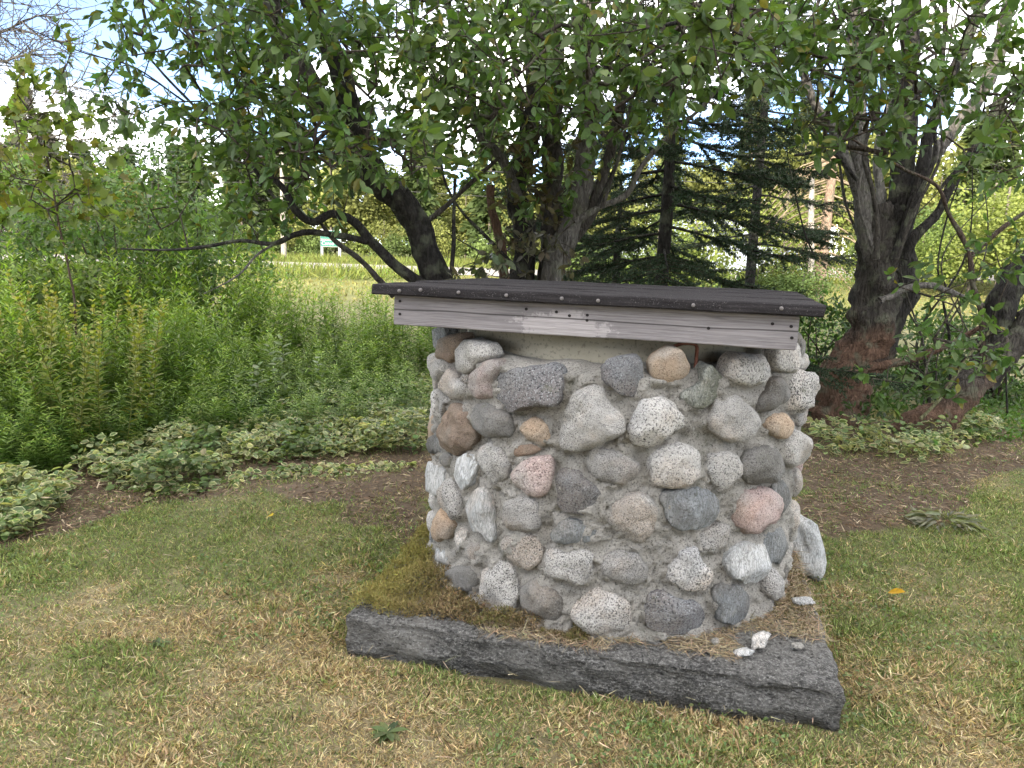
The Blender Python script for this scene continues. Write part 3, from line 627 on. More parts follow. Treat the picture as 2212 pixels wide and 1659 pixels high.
for px, py, r_, sx, sy, sz, rt, lab in [(1735, 1303, .028, 1.5, .7, .55, .1, 'white flat mortar fragment beside the wall on the slab'),
        (1640, 1388, .04, 1.5, .55, .5, 1.0, 'long broken white mortar chunk lying on the straw'), (1605, 1412, .022, 1.4, .8, .5, .3, 'crumbled mortar bit at the foot of the long chunk'),
        (1722, 1398, .016, 1.3, .9, .6, .2, 'tiny pale mortar crumb near the bare slab corner'), (1545, 1390, .014, 1, .9, .7, 0, 'tiny grey mortar crumb near the blue stone')]:
    c = gnd(px, py, ST+.01); V, F = lump(c+[0, 0, r_*sz*.6], r_, sx, sy, sz, int(px), rt, 16, .45); obj('mortar_fragment', V, F, STM['quartz'] if r_ > .02 else MT['mortar'], label=lab, cat='mortar chunk', group='broken mortar bits on the slab')
c = gnd(1752, 1238); V, F = lump((0, 0, 0), .13, .62, .7, 1.15, 41, 0, 28, .3); V = V+[c[0]-.05, c[1]+.0, .13]; V[:, 0] -= .3*(V[:, 2]-.13); obj('leaning_stone', V, F, STM['quartz'], label='white quartz boulder leaning against the right side of the well', cat='boulder')
# ------------------------------------------------------------------ lawn
def on_slab(x, y, mrg=.0):
    d = np.stack([x-SC[0], y-SC[1]], 1); return (np.abs(d@se) < hs+mrg) & (np.abs(d@sn) < hs+mrg)
def frustum(n, y0, y1, pw=1.5):
    y = y0+(y1-y0)*rng.random(n)**pw; x = (rng.random(n)*2-1)*(.74*y+.25); return x, y
n = 620000; x, y = frustum(n, 1.45, 7.5, 1.25); s_ = soil(x, y); d_ = lawn_dry(x, y)
keep = ~on_slab(x, y, -.005) & (~s_ | (rng.random(n) < np.where(fbm(np.stack([x, y, x*0], 1), 4, 3, 61) > .05, .32, .06))) & ~inpoly(x, y, [gnd(*p)[:2] for p in [(-400, 1300), (60, 1130), (330, 1010), (930, 930), (930, 850), (0, 850), (-400, 900)]])
x, y, d_, s_ = x[keep], y[keep], d_[keep], s_[keep]; n = len(x)
isdry = rng.random(n) < np.clip((d_-.2)*1.45, .16, .93)
hgt = np.where(isdry, rng.uniform(.014, .048, n), rng.uniform(.014, .042, n))*(.8+.25*np.clip(vnoise(np.stack([x*3, y*3, x*0], 1), 4), -1, 1))
tuft = fbm(np.stack([x, y, x*0], 1), 11, 2, 51); hgt = hgt*np.where(tuft > .35, 1.25, np.where(tuft < -.3, .8, 1.))
near_slab = on_slab(x, y, .05); hgt[near_slab] *= .8
dd = rdir(n, 0, 1); dd[:, 2] = np.where(isdry, rng.uniform(.05, .75, n), rng.uniform(.35, 1.3, n)); 
gcol2 = np.where(isdry[:, None], mix3(jitcol((.5, .41, .24), n, .33), jitcol((.3, .22, .12), n, .35), (rng.random(n) < .45).astype(float)), mix3(jitcol((.155, .205, .065), n, .33), jitcol((.26, .305, .115), n, .28), (rng.random(n) < .4).astype(float)))
pos = np.stack([x, y, gz(x, y)+.012*fbm(np.stack([x, y, x*0], 1), 2.2, 4, 1)-.002-.75*slab_dip(x, y)], 1)
V, F, C = place((np.array([(-.5, 0, 0), (.5, 0, 0), (.3, .55, -.06), (0, 1, -.3)]), [np.array([(0, 1, 2), (0, 2, 3)])]), pos, dd, rdir(n), rng.uniform(.0017, .0037, n), hgt, gcol2); obj('lawn_grass', V, F, MT['grass'], col=C, origin=(0, 0, 0), label='short mown lawn mixing green blades with dry straw', kind='stuff')
n2 = 3500; x2, y2 = frustum(n2, 1.45, 6, 1.2); kp = ~on_slab(x2, y2) & (rng.random(n2) < .35+.65*lawn_dry(x2, y2)); x2, y2 = x2[kp], y2[kp]; n2 = len(x2)
V, F, C = place(bladeT(.12), np.stack([x2, y2, .02+.02*rng.random(n2)], 1), rdir(n2, .03)*[1, 1, .18], rdir(n2, 1.5), rng.uniform(.0012, .0024, n2), rng.uniform(.025, .07, n2), jitcol((.5, .42, .27), n2, .25)); obj('dry_clippings', V, F, MT['dry'], col=C, origin=(0, 0, 0), label='pale dead grass stalks lying loose on the lawn', kind='stuff')
# clover and small broad weeds through the lawn
n = 26000; x, y = frustum(n, 1.5, 6.5, 1.1); d_ = lawn_dry(x, y); cl = fbm(np.stack([x, y, x*0], 1), 2.6, 3, 31)
keep = ~on_slab(x, y) & (cl+.35*(.5-d_)*2 > .18) & (~soil(x, y) | (rng.random(n) < .55)); x, y = x[keep], y[keep]; n = len(x)
V, F, C = place(T_HX, np.stack([x, y, .006+.018*rng.random(n)], 1), rdir(n, .1)*[1, 1, .5], rdir(n, 2.2), rng.uniform(.006, .014, n), rng.uniform(.01, .022, n), jitcol((.13, .19, .07), n, .3)); obj('clover', V, F, MT['leaf'], col=C, origin=(0, 0, 0), label='small clover and broad leaved weeds spread through the lawn', kind='stuff')
# bark mulch and dead stalks on the bare soil
n = 60000; x, y = frustum(n, 2.2, 7.5, 1.1); keep = soil(x, y) & ~on_slab(x, y); x, y = x[keep], y[keep]; n = len(x)
c3 = np.array([(.18, .125, .085), (.11, .078, .052), (.3, .225, .15), (.42, .35, .25)])[rng.choice(4, n, p=[.4, .32, .2, .08])]
V, F, C = place(bladeT(.15), np.stack([x, y, .004+.014*rng.random(n)], 1), rdir(n, .05)*[1, 1, .2], rdir(n, 1.6), rng.uniform(.003, .009, n), rng.uniform(.02, .07, n), c3*(1+rng.normal(0, .2, (n, 1)))); obj('mulch', V, F, MT['dry'], col=C, origin=(0, 0, 0), label='dark brown bark mulch and dead stalks on bare soil', kind='stuff')
for k, (px, py, w_) in enumerate([(838, 1590, .06), (345, 1395, .04)]):
    c = gnd(px, py); m = 9; a = rng.random()*6+np.arange(m)/m*6.28*1.6; d = np.stack([np.cos(a), np.sin(a), .1+.25*rng.random(m)], 1)
    V, F, C = place(T_OV, np.tile(c+[0, 0, .012], (m, 1)), d, np.tile([0, 0, 1.], (m, 1)), w_*.42, w_*rng.uniform(.8, 1.25, m), jitcol((.1, .14, .055), m, .25))
    obj('plantain_weed', V, F, MT['leaf'], col=C, label=['broad plantain rosette in the dry lawn in front of the slab', 'small plantain rosette among green grass left of the slab', 'small plantain rosette in the lawn beside the slab corner', 'small plantain rosette near the mulch edge'][k], cat='weed', group='plantain rosettes in the lawn')
for px, py, c_ in [(578, 1130, (.6, .42, .03)), (1916, 1296, (.62, .35, .02)), (1010, 800, (.5, .4, .05))]:
    if py < 900: continue
    c = gnd(px, py); V, F, C = place(T_OV, [c+[0, 0, .035]], [[.4, -.5, .35]], [[.1, -.5, 1]], .05, .075, np.array([c_])); obj('fallen_leaf', V, F, MT['leaf'], col=C, label='yellow fallen leaf lying on the grass %s' % ('left of the well' if px < 1000 else 'right of the well'), cat='leaf', group='fallen yellow leaves')
# wilted grey-green heap of pulled weeds on the right
c = gnd(2040, 1135); n = 90; a = rng.uniform(0, 6.28, n); r_ = .11*np.sqrt(rng.random(n)); pos = np.stack([c[0]+r_*np.cos(a)*1.3, c[1]+r_*np.sin(a), .015+.06*(1-(r_/.12)**2)*rng.random(n)], 1)
V, F, C = place(leafT('lance', .3, .3), pos, np.stack([np.cos(a), np.sin(a), .25*rng.random(n)], 1), rdir(n, 1), rng.uniform(.012, .025, n), rng.uniform(.05, .11, n), jitcol((.2, .205, .15), n, .25)); obj('weed_heap', V, F, MT['leaf'], col=C, label='heap of wilted grey green weeds pulled out onto the mulch', cat='weed heap')
# ------------------------------------------------------------------ unseen building added behind the viewer to block the sun from the garden
HX0, HX1, HY0, HY1, HE, HR = -13., 4.5, -16., -8.5, 6.0, 8.6
shade_house = root('shade_house', ((HX0+HX1)/2, (HY0+HY1)/2, 0), 'unseen brown shingled building with a dark gable roof, added to shade the well', 'shade_house')
V, F = box(HX0, HX1, HY0, HY1, -.2, HE); obj('wall', V, F, MT['clap'], shade_house, smooth=False)
ym = (HY0+HY1)/2
V = np.array([(x, y, z) for x in (HX0-.4, HX1+.4) for y, z in ((HY0-.5, HE-.1), (ym, HR), (HY1+.5, HE-.1), (HY1+.5, HE+.1), (ym, HR+.22), (HY0-.5, HE+.1))])
j = np.arange(6); F = [np.stack([j, (j+1) % 6, 6+(j+1) % 6, 6+j], 1), np.array([[5, 4, 3, 2, 1, 0], [6, 7, 8, 9, 10, 11]])]
obj('roof', V, F, MT['shingle'], shade_house, smooth=False)
for x in (-11, -8, -2, 1.5):
    for z in (1.0, 3.6):
        V, F = box(x, x+1, HY1+.004, HY1+.06, z, z+1.5); w_ = obj('window', V, F, MT['white'], shade_house, smooth=False)
        V, F = box(x+.1, x+.9, HY1+.064, HY1+.075, z+.1, z+1.4); obj('pane', V, F, MT['glass'], w_, smooth=False)
V, F = box(-5.3, -4.3, HY1+.004, HY1+.07, -.1, 2.1); d_ = obj('door', V, F, MT['wood_pole'], shade_house, smooth=False)
V, F = box(-4.5, -4.42, HY1+.074, HY1+.12, 1, 1.08); obj('door_handle', V, F, MT['chrome'], d_, smooth=False)
# ------------------------------------------------------------------ trees by the well
BARK = (.066, .06, .054); BARKD = (.036, .034, .032); BARKR = (.125, .078, .056); BARKG = (.135, .127, .118)
class Tree:
    def __init__(s, name, base, label, cat='tree', group=None):
        s.r = root(name, base, label, cat, group); s.base = np.array(base, float); s.limbs = []; s.nodes = []; s.sprays = []
    def limb(s, pts, r0, r1, col=BARK, name='limb', flare=0, n=None, Y=None, sides=10, rough=.22, low=None):
        P = [at(p[0], p[1], p[2] if len(p) > 2 else Y) for p in pts]
        n = n or max(14, 5*len(P)); Q = spline(P, n); Q += .012*np.stack([fbm(Q, 3, 2, 1), fbm(Q, 3, 2, 2), 0*Q[:, 0]], 1)
        R = np.linspace(r0, r1, n)
        if flare: R = R*(1+flare*np.exp(-np.linspace(0, 1, n)*7))
        V, F = tube(Q, R, sides, rough=rough, seed=len(s.limbs)); c = np.tile(col, (len(V), 1))
        if low is not None:
            k = np.clip((low-V[:, 2])/.25+.6*fbm(V, 5, 3, 3), 0, 1); c = mix3(c, BARKR, k)
        obj(name, V, F, MT['bark'], s.r, col=c, origin=s.base); s.limbs.append(Q)
        for q, r_ in zip(Q, R): s.nodes.append(q)
        return Q
    def add(s, cx, cy, rx, ry, n, Y0, Y1, size=1., col=None):
        k = 0; n = int(n*1.14)
        while k < n:
            a, b = rng.uniform(-1, 1, 2)
            if a*a+b*b > 1: continue
            s.sprays.append((at(cx+a*rx, cy+b*ry, rng.uniform(Y0, Y1)), size, col)); k += 1
    def grow(s, leaf=(.037, .074), base=(.082, .136, .045), nleaf=11, big=200, T=None, yellow=.06, twigcol=(.07, .058, .048)):
        T = T or T_OV; nodes = np.array(s.nodes)
        if len(nodes) > 600: nodes = nodes[::2]
        par = [-1]*len(nodes); P = list(nodes); tips = []
        order = sorted(range(len(s.sprays)), key=lambda i: np.min(np.linalg.norm(nodes-s.sprays[i][0], axis=1)))
        A = np.zeros((len(P)+len(order)*9, 3)); A[:len(P)] = nodes; m = len(P)
        for i in order:
            q = s.sprays[i][0]; dv = A[:m]-q; dist = np.sqrt((dv**2).sum(1))+.35*np.maximum(0, A[:m, 2]-q[2]-.1); k = int(np.argmin(dist)); p0 = A[k]; d = q-p0; ln = np.linalg.norm(d)
            ns = int(np.clip(ln/.11, 1, 7)); prev = k; sag = rng.normal(0, .09, 3)*ln; sag[2] = abs(sag[2])*.8
            for t in np.arange(1, ns+1)/ns:
                A[m] = p0+d*t+sag*math.sin(math.pi*t); par.append(prev); prev = m; m += 1
            tips.append((prev, i))
        cnt = np.zeros(m)
        for k, i in tips:
            cnt[k] += 1
        for k in range(m-1, len(nodes)-1, -1):
            if par[k] >= 0: cnt[par[k]] += cnt[k] if par[k] >= len(nodes) else 0
        segs = []
        for k in range(len(nodes), m):
            a, b = A[par[k]], A[k]; ra = .0016*max(1, cnt[par[k]] if par[k] >= len(nodes) else cnt[k]+1)**.5+.0008; rb = .0016*max(1, cnt[k])**.5+.0006
            V, F = tube([a, b], [ra, rb], 5); segs.append((V, F, np.array(twigcol)*rng.uniform(.7, 1.3)))
        L_ = []
        for k, i in tips:
            q, size, col = s.sprays[i]; dirn = norm(A[k]-A[par[k]]) if par[k] >= 0 else rdir(1)[0]
            dirn = norm(dirn+rng.normal(0, .35, 3)+[0, 0, .1]); tl = rng.uniform(.1, .22)*size; end = q+dirn*tl
            V, F = tube([q, (q+end)/2+rng.normal(0, .008, 3), end], [.0019, .0015, .001], 4); segs.append((V, F, np.array(twigcol)))
            nl = int(nleaf*rng.uniform(.6, 1.3)); t = np.append(rng.random(nl-2), [1, .97]); pos = q+dirn*tl*t[:, None]
            d = norm(rng.normal(size=(nl, 3))*.8+dirn*.7+[0, 0, -.22]); nn = rdir(nl, .9); c = jitcol(col if col is not None else base, nl, .25, .07)
            if col is None:
                y_ = rng.random(nl) < yellow; c = np.where(y_[:, None], jitcol((.15, .145, .03), nl, .2), c)
            l = leaf[1]*np.clip(rng.lognormal(-.1, .3, nl), .4, 1.35)*size; L_.append((pos, d, nn, l*leaf[0]/leaf[1]*rng.uniform(.85, 1.15, nl), l, c))
        V, F, C = join(segs); obj('twigs', V, F, MT['bark'], s.r, col=C, origin=s.base, kind='stuff')
        pos, d, nn, w, l, c = [np.concatenate(z) for z in zip(*L_)]
        # the leaves nearest to the lens are leaves of their own, the rest one crown
        rel = pos-EYE; dep = rel@FW; u = 512+FPX*(rel@RT)/dep; v = 384-FPX*(rel@UP)/dep
        score = l/dep*((u > 5) & (u < 1019) & (v > 5) & (v < 763)); idx = np.argsort(-score)[:big]; rest = np.setdiff1d(np.arange(len(pos)), idx)
        V, F, C = place(T, pos[rest], d[rest], nn[rest], w[rest], l[rest], c[rest]); obj('crown', V, F, MT['leaf'], s.r, col=C, origin=s.base, kind='stuff')
        va = []
        for q in range(6):
            cc = c[idx[q::6]].mean(0) if len(idx) else np.array(base); cc = cc*[.8, 1.25, 1, .9, 1.1, 1.35][q]
            me = mk_mesh('leaf', T[0], T[1], np.tile(cc, (len(T[0]), 1))); me.materials.append(MT['leaf']); va.append(me)
        for q, k in enumerate(idx):
            Yv = norm(d[k]); Zv = norm(nn[k]-Yv*(nn[k]@Yv)); Xv = np.cross(Yv, Zv); o = bpy.data.objects.new('leaf', va[q % 6]); COL.objects.link(o); o.parent = s.r
            mm = Matrix.Identity(4)
            for r_ in range(3): mm[r_][0], mm[r_][1], mm[r_][2], mm[r_][3] = Xv[r_]*w[k], Yv[r_]*l[k], Zv[r_]*l[k], pos[k][r_]-s.base[r_]
            o.matrix_basis = mm
LEAF = (.062, .098, .028)
# leaning tree on the left
b = at(1000, 740, 5.3); b[2] = 0
t1 = Tree('willow_tree', b, 'dark barked tree leaning left behind the lid with a sweeping low limb', group='broadleaf trees behind the well')
t1.limb([(1005, 860, 5.35), (985, 700, 5.3), (940, 605, 5.3), (884, 455, 5.25), (806, 371, 5.2), (766, 254, 5.15), (726, 129, 5.1), (671, 0, 5.0), (640, -120, 5.)], .118, .05, BARKD, 'trunk', .4, 50, sides=16, rough=.3)
t1.limb([(800, 365, 5.2), (765, 320, 5.2), (698, 215, 5.15), (608, 71, 5.1), (587, 0, 5.05), (560, -120, 5.)], .075, .05, BARK, 'trunk', 0, 34, sides=12, rough=.25)
t1.limb([(950, 625, 5.25), (898, 605, 5.2), (804, 523, 5.1), (757, 473, 5.05), (715, 462, 5.0), (673, 480, 4.95), (637, 455, 4.9), (616, 412, 4.9), (587, 380, 4.9), (555, 340, 4.9), (500, 250, 4.9)], .042, .012, BARKD, sides=10, n=44, rough=.1)
t1.limb([(616, 412, 4.9), (640, 390, 4.88), (662, 372, 4.85), (690, 340, 4.8)], .016, .007, BARKD)
t1.limb([(804, 523, 5.1), (726, 508, 5.0), (648, 503, 4.95), (591, 526, 4.95), (520, 520, 5), (444, 533, 5), (340, 540, 5.1), (258, 537, 5.1)], .022, .006, BARKD, n=36)
t1.limb([(850, 640, 5.2), (824, 609, 5.15), (785, 566, 5.1), (718, 515, 5.0), (690, 480, 5)], .022, .012, BARK)
t1.limb([(591, 526, 4.95), (560, 545, 4.9), (520, 590, 4.8), (440, 635, 4.7)], .009, .003, BARKG)
t1.limb([(972, 640, 5.2), (978, 560, 5.2), (980, 449, 5.25), (985, 380, 5.3)], .016, .01, BARKD)
t1.limb([(905, 490, 5.25), (972, 438, 5.2), (1031, 383, 5.15), (1078, 340, 5.1)], .022, .01, BARK)
t1.limb([(673, 480, 4.95), (600, 430, 5.2), (520, 330, 5.2), (420, 230, 5.2), (330, 130, 5.2), (240, 20, 5.2)], .014, .006, BARKD, n=36)
t1.limb([(770, 280, 5.2), (640, 200, 4.9), (500, 160, 4.8), (400, 60, 4.8), (330, -30, 4.8)], .02, .008, BARKD)
t1.limb([(400, 220, 5.2), (300, 150, 5.2), (170, 110, 5.3), (60, 60, 5.3)], .007, .003, BARKD)
for e_ in [(420, 60, 210, 110, 85, 4.2, 5.6), (330, 190, 110, 80, 22, 4.6, 5.5), (600, 90, 190, 130, 110, 4, 5.6), (570, 270, 170, 95, 100, 3.9, 5.4), (700, 330, 130, 80, 50, 3.8, 5), (170, 150, 100, 60, 9, 4.9, 5.4),
           (610, 420, 150, 60, 22, 4.5, 5.8), (850, 140, 150, 140, 80, 4, 6), (880, 320, 95, 60, 22, 3.8, 5.2), (480, 460, 170, 70, 26, 4.8, 6)]: t1.add(*e_)
t1.add(905, 320, 35, 45, 5, 3.5, 3.8, 1.1, (.13, .17, .03)); t1.add(500, -170, 420, 110, 80, 4, 6.5, 1.5); t1.grow()
# clump of upright stems straight behind the lid
b = at(1165, 700, 5.7); b[2] = 0
t2 = Tree('willow_tree', b, 'clump of upright grey stems rising straight behind the lid, hung with dead leaves', group='broadleaf trees behind the well')
t2.limb([(1135, 800), (1129, 609), (1132, 488), (1117, 430), (1132, 332), (1152, 234), (1156, 117), (1144, 0), (1140, -140)], .095, .06, BARKD, 'trunk', .3, 50, 5.7, 14, .3)
t2.limb([(1185, 800), (1187, 609), (1195, 469), (1191, 332), (1195, 195), (1191, 0), (1195, -140)], .1, .05, BARK, 'trunk', .3, 50, 5.75, 14, .3)
t2.limb([(1190, 640), (1205, 560), (1234, 488), (1257, 391), (1269, 273), (1269, 129), (1265, 0), (1262, -140)], .085, .055, BARKG, 'trunk', 0, 44, 5.6, 14, .25)
t2.limb([(1215, 560), (1240, 510), (1281, 449), (1304, 371), (1332, 273), (1347, 195), (1351, 78), (1360, -60)], .05, .022, BARK, Y=5.6)
t2.limb([(1245, 480), (1293, 449), (1351, 422), (1390, 352), (1453, 285), (1512, 234), (1580, 150)], .024, .01, BARKG, Y=5.4)
t2.limb([(1095, 700), (1089, 602), (1078, 508), (1062, 449), (1060, 400)], .042, .03, BARKR, Y=5.5)
t2.limb([(1117, 430), (1089, 352), (1039, 289), (1023, 234), (1000, 117), (972, 39), (955, -60)], .04, .028, BARKG, Y=5.5)
t2.limb([(1125, 590), (1060, 520), (1000, 461), (961, 391), (950, 300)], .014, .007, BARKD, Y=5.3)
t2.limb([(1080, 560), (1030, 540), (960, 500)], .008, .003, BARKD, Y=5.3)
t2.limb([(1290, 445), (1320, 380), (1345, 320), (1400, 240), (1440, 120)], .013, .006, BARKD, Y=5.3); t2.limb([(1300, 450), (1340, 330), (1370, 200), (1420, 60), (1460, -60)], .014, .007, BARK, Y=5.2)
t2.limb([(1191, 300), (1120, 240), (1060, 130), (1020, 20)], .02, .008, BARKD, Y=5.3); t2.limb([(1269, 200), (1330, 120), (1420, 60), (1560, 40)], .02, .008, BARKD, Y=4.9)
for e_ in [(1080, 110, 200, 140, 125, 3.8, 6.2), (1250, 90, 200, 130, 110, 3.6, 6), (1060, 290, 120, 70, 40, 4.2, 6), (1250, 280, 130, 70, 32, 4.5, 6), (1180, 430, 110, 50, 12, 5, 5.6), (1450, 80, 180, 110, 90, 3.4, 5.5),
           (1590, 80, 120, 95, 50, 3.2, 5), (1380, 200, 130, 80, 50, 4, 6), (930, 60, 120, 90, 40, 4, 6), (1010, 200, 90, 70, 30, 4.5, 6)]: t2.add(*e_)
t2.add(1160, 330, 80, 150, 34, 5.3, 5.6, .9, (.085, .075, .04)); t2.add(1150, 540, 90, 60, 22, 5.2, 5.6, .9, (.09, .085, .06)); t2.add(1060, 580, 60, 30, 8, 5.0, 5.3, 1, (.1, .11, .07))
t2.add(1250, -170, 520, 110, 90, 4, 6.5, 1.5); t2.grow()
# big tree on the right, bark torn red at the foot
b = gnd(1800, 905); Yb = b[1]
t3 = Tree('willow_tree', b, 'stout many stemmed tree with torn red brown bark at its foot', group='broadleaf trees behind the well')
t3.limb([(1770, 945, Yb), (1806, 880, Yb), (1838, 800, Yb), (1880, 732, Yb), (1895, 663, Yb), (1900, 576, Yb), (1895, 500, Yb), (1885, 440, Yb)], .23, .14, BARK, 'trunk', .45, 44, sides=20, rough=.3, low=.95)
t3.limb([(1862, 800, Yb), (1905, 730, Yb), (1945, 640, Yb), (1942, 560, Yb), (1938, 480, Yb), (1950, 391, Yb), (1952, 273, Yb), (1964, 156, Yb), (1970, 40, Yb), (1990, -120, Yb)], .15, .055, BARKD, 'trunk', .2, 50, sides=16, rough=.28, low=.55)
Yt = Yb-.05
t3.limb([(1888, 560), (1870, 488), (1862, 410), (1854, 332), (1854, 234), (1846, 117), (1850, 0), (1850, -120)], .085, .05, BARKG, 'trunk', 0, 40, Yt, 14, .22)
t3.limb([(1880, 520), (1862, 449), (1831, 352), (1800, 273), (1760, 225), (1740, 160), (1729, 98), (1713, 50), (1710, -60)], .055, .022, BARKG, Y=Yt, n=44)
t3.limb([(1729, 90), (1750, 45), (1775, -10), (1800, -70)], .02, .013, BARK, Y=Yt)
t3.limb([(1945, 540), (1960, 490), (1987, 391), (2018, 254), (2042, 195), (2085, 98), (2124, 0), (2160, -100)], .055, .04, BARKD, Y=Yt-.1, n=40)
t3.limb([(1955, 560), (1971, 520), (2026, 461), (2065, 383), (2124, 293), (2163, 215), (2230, 130)], .042, .03, BARKD, Y=Yt-.2, n=40)
t3.limb([(1960, 440), (1979, 391), (2026, 324), (2104, 227), (2139, 156), (2182, 0), (2210, -100)], .06, .055, BARKG, Y=Yt+.2, n=40)
t3.limb([(2018, 260), (2032, 190), (2038, 137), (2042, 59), (2036, -40)], .024, .016, BARKD, Y=Yt-.1); t3.limb([(2046, 70), (2085, 43), (2139, 0), (2180, -50)], .014, .01, BARKD, Y=Yt-.1)
t3.limb([(1903, 470), (1901, 414), (1893, 352), (1905, 273), (1928, 195), (1935, 150)], .05, .02, (.3, .29, .27), Y=Yt+.15)
t3.limb([(1900, 650), (1925, 640), (1952, 626), (2001, 616), (2070, 638), (2122, 659), (2230, 690)], .03, .016, BARKG, Y=Yt-.25, n=36)
t3.limb([(1860, 795), (1890, 790), (1931, 785), (2018, 758), (2105, 715), (2150, 690)], .045, .018, BARKR, Y=Yt-.1)
t3.limb([(2125, 830), (2122, 770), (2119, 680), (2101, 610), (2096, 553), (2038, 438), (2026, 410), (1948, 363), (1860, 312), (1820, 290)], .026, .008, (.08, .06, .05), Y=Yt-.5, n=50)
t3.limb([(2098, 556), (2130, 525), (2163, 496), (2240, 440)], .02, .014, (.08, .06, .05), Y=Yt-.5); t3.limb([(2026, 412), (2060, 372), (2120, 330), (2212, 300)], .012, .006, BARKD, Y=Yt-.4)
t3.limb([(1760, 560), (1735, 480), (1715, 400), (1700, 330)], .008, .004, BARKD, Y=Yt-.3); t3.limb([(1850, 390), (1800, 330), (1715, 335)], .016, .012, BARKD, Y=Yt-.1)
for q_ in range(7):                               # thin suckers fanning out of the stout tree
    x0_ = rng.uniform(1850, 1990); x1_ = x0_+(x0_-1900)*rng.uniform(.6, 2.2)+rng.normal(0, 40); t3.limb([(x0_*.5+950, 560), (x0_*.75+x1_*.25+rng.normal(0, 16), 430), (x0_*.5+x1_*.5+rng.normal(0, 24), 330), (x0_*.3+x1_*.7+rng.normal(0, 28), 220), (x1_, rng.uniform(-60, 120))], rng.uniform(.012, .024), .006, (BARK, BARKD, BARKG)[q_ % 3], Y=Yt+rng.uniform(-.45, .3), n=26)
for q_ in range(7):
    x0_ = rng.uniform(1960, 2200); t3.limb([(x0_, 900), (x0_+rng.normal(0, 25), 740), (x0_+rng.normal(20, 50), 560), (x0_+rng.normal(40, 70), rng.uniform(300, 450))], rng.uniform(.008, .016), .004, (BARK, BARKD)[q_ % 2], Y=Yt+rng.uniform(-.2, .6), n=22)
for e_ in [(1800, 80, 130, 110, 65, 4, 5.8), (1900, 180, 150, 110, 50, 4, 5.4), (2000, 80, 150, 110, 45, 4, 5.8), (2150, 140, 90, 130, 34, 3.9, 5.4), (1850, 290, 110, 60, 18, 4.2, 5), (2150, 330, 80, 70, 9, 4.5, 5.2),
           (2050, 600, 120, 60, 9, 4.6, 5.2), (2080, 770, 110, 80, 14, 4.6, 5.3), (1960, 830, 90, 60, 10, 4.6, 5.0), (1700, 140, 90, 90, 34, 4, 5.5), (2190, 220, 50, 90, 14, 3.6, 4.6)]: t3.add(*e_)
t3.add(2000, -150, 330, 100, 70, 4, 6, 1.5); t3.grow()
b = gnd(1975, 935); Yb = b[1]
t4 = Tree('willow_tree', b, 'tree leaning hard to the right with reddish bark near the ground', group='broadleaf trees behind the well')
t4.limb([(1960, 950), (1983, 930), (2046, 888), (2098, 826), (2157, 767), (2225, 705), (2330, 600), (2420, 450), (2460, 250)], .13, .09, BARK, 'trunk', .2, 50, Yb, 16, .3, .5)
t4.limb([(2110, 820), (2140, 784), (2157, 690), (2175, 630), (2230, 560), (2300, 420), (2330, 200)], .13, .08, BARKD, 'trunk', .0, 40, Yb+.1, 16, .3)
t4.limb([(1990, 905), (2040, 850), (2100, 760), (2150, 700)], .014, .01, (.16, .16, .09), Y=Yb-.2)
for e_ in [(2230, 350, 90, 90, 16, 4.5, 5.5), (2160, 560, 70, 60, 7, 4.6, 5.2), (2350, 300, 120, 200, 60, 4.5, 6), (2120, 740, 80, 60, 8, 4.4, 5)]: t4.add(*e_)
t4.grow(big=40)
# ------------------------------------------------------------------ spruce
def spruce(name, base, H, nb, label, group, rb, droop=-.25, z0=.5, need=46, colr=(.034, .057, .03), view=None, seed=1):
    r = np.random.default_rng(seed); rt_ = root(name, base, label, 'tree', group); B = np.array(base, float)
    V, F = tube([B+[0, 0, H*t] for t in np.linspace(0, 1, 12)], np.linspace(.075, .015, 12), 9, rough=.2); obj('trunk', V, F, MT['bark'], rt_, col=np.tile(BARKD, (len(V), 1)), origin=B)
    tw, pos, d = [], [], []
    for k in range(nb):
        z = z0+(H-z0)*(k/nb)**1.05; a = k*2.399+r.normal(0, .3); ln = rb*(1-z/H)**.8*r.uniform(.65, 1.1)+.15
        hd = np.array([math.cos(a), math.sin(a), 0]); m = 9; t = np.linspace(0, 1, m); P = B+[0, 0, z]+hd*(ln*t)[:, None]; P[:, 2] += droop*ln*(t**1.3)*1.0+.12*ln*t**4+.03*r.normal(size=m)*t
        V, F = tube(P, np.linspace(.014, .003, m), 4); tw.append((V, F, BARKD))
        side = np.array([-hd[1], hd[0], 0])
        for q in range(int(10+ln*19)):
            tt = r.uniform(.15, 1); p = B+[0, 0, z]+hd*ln*tt; p[2] = np.interp(tt, t, P[:, 2]); sd_ = norm(hd*.8+side*(1 if q % 2 else -1)*r.uniform(.5, 1.1)+[0, 0, -.25+.2*r.normal()]); sl_ = ln*.42*(1.15-tt)*r.uniform(.7, 1.2)+.06
            V, F = tube([p, p+sd_*sl_], [.004, .0015], 3); tw.append((V, F, (.06, .045, .03)))
            nn = int(need*1.35*sl_/.3)+8; u = r.random(nn); pos.append(p+sd_*sl_*u[:, None]); e = r.normal(size=(nn, 3)); e -= sd_*(e@sd_)[:, None]; d.append(norm(sd_*.8+norm(e)*.9))
    V, F, C = join(tw); obj('branches', V, F, MT['bark'], rt_, col=C, origin=B, kind='stuff')
    pos = np.concatenate(pos); d = np.concatenate(d); m = len(pos); V, F, C = place(T_DI, pos, d, rdir(m), .0095, rng.uniform(.022, .042, m), jitcol(colr, m, .3)); obj('needles', V, F, MT['needle'], rt_, col=C, origin=B, kind='stuff'); return rt_
b = at(1430, 600, 7.0); b[2] = 0; spruce('spruce_tree', b, 6.5, 84, 'dark spruce with drooping branches between the stem clump and the stout tree', 'spruces', 1.9, -.28, .5, 60)
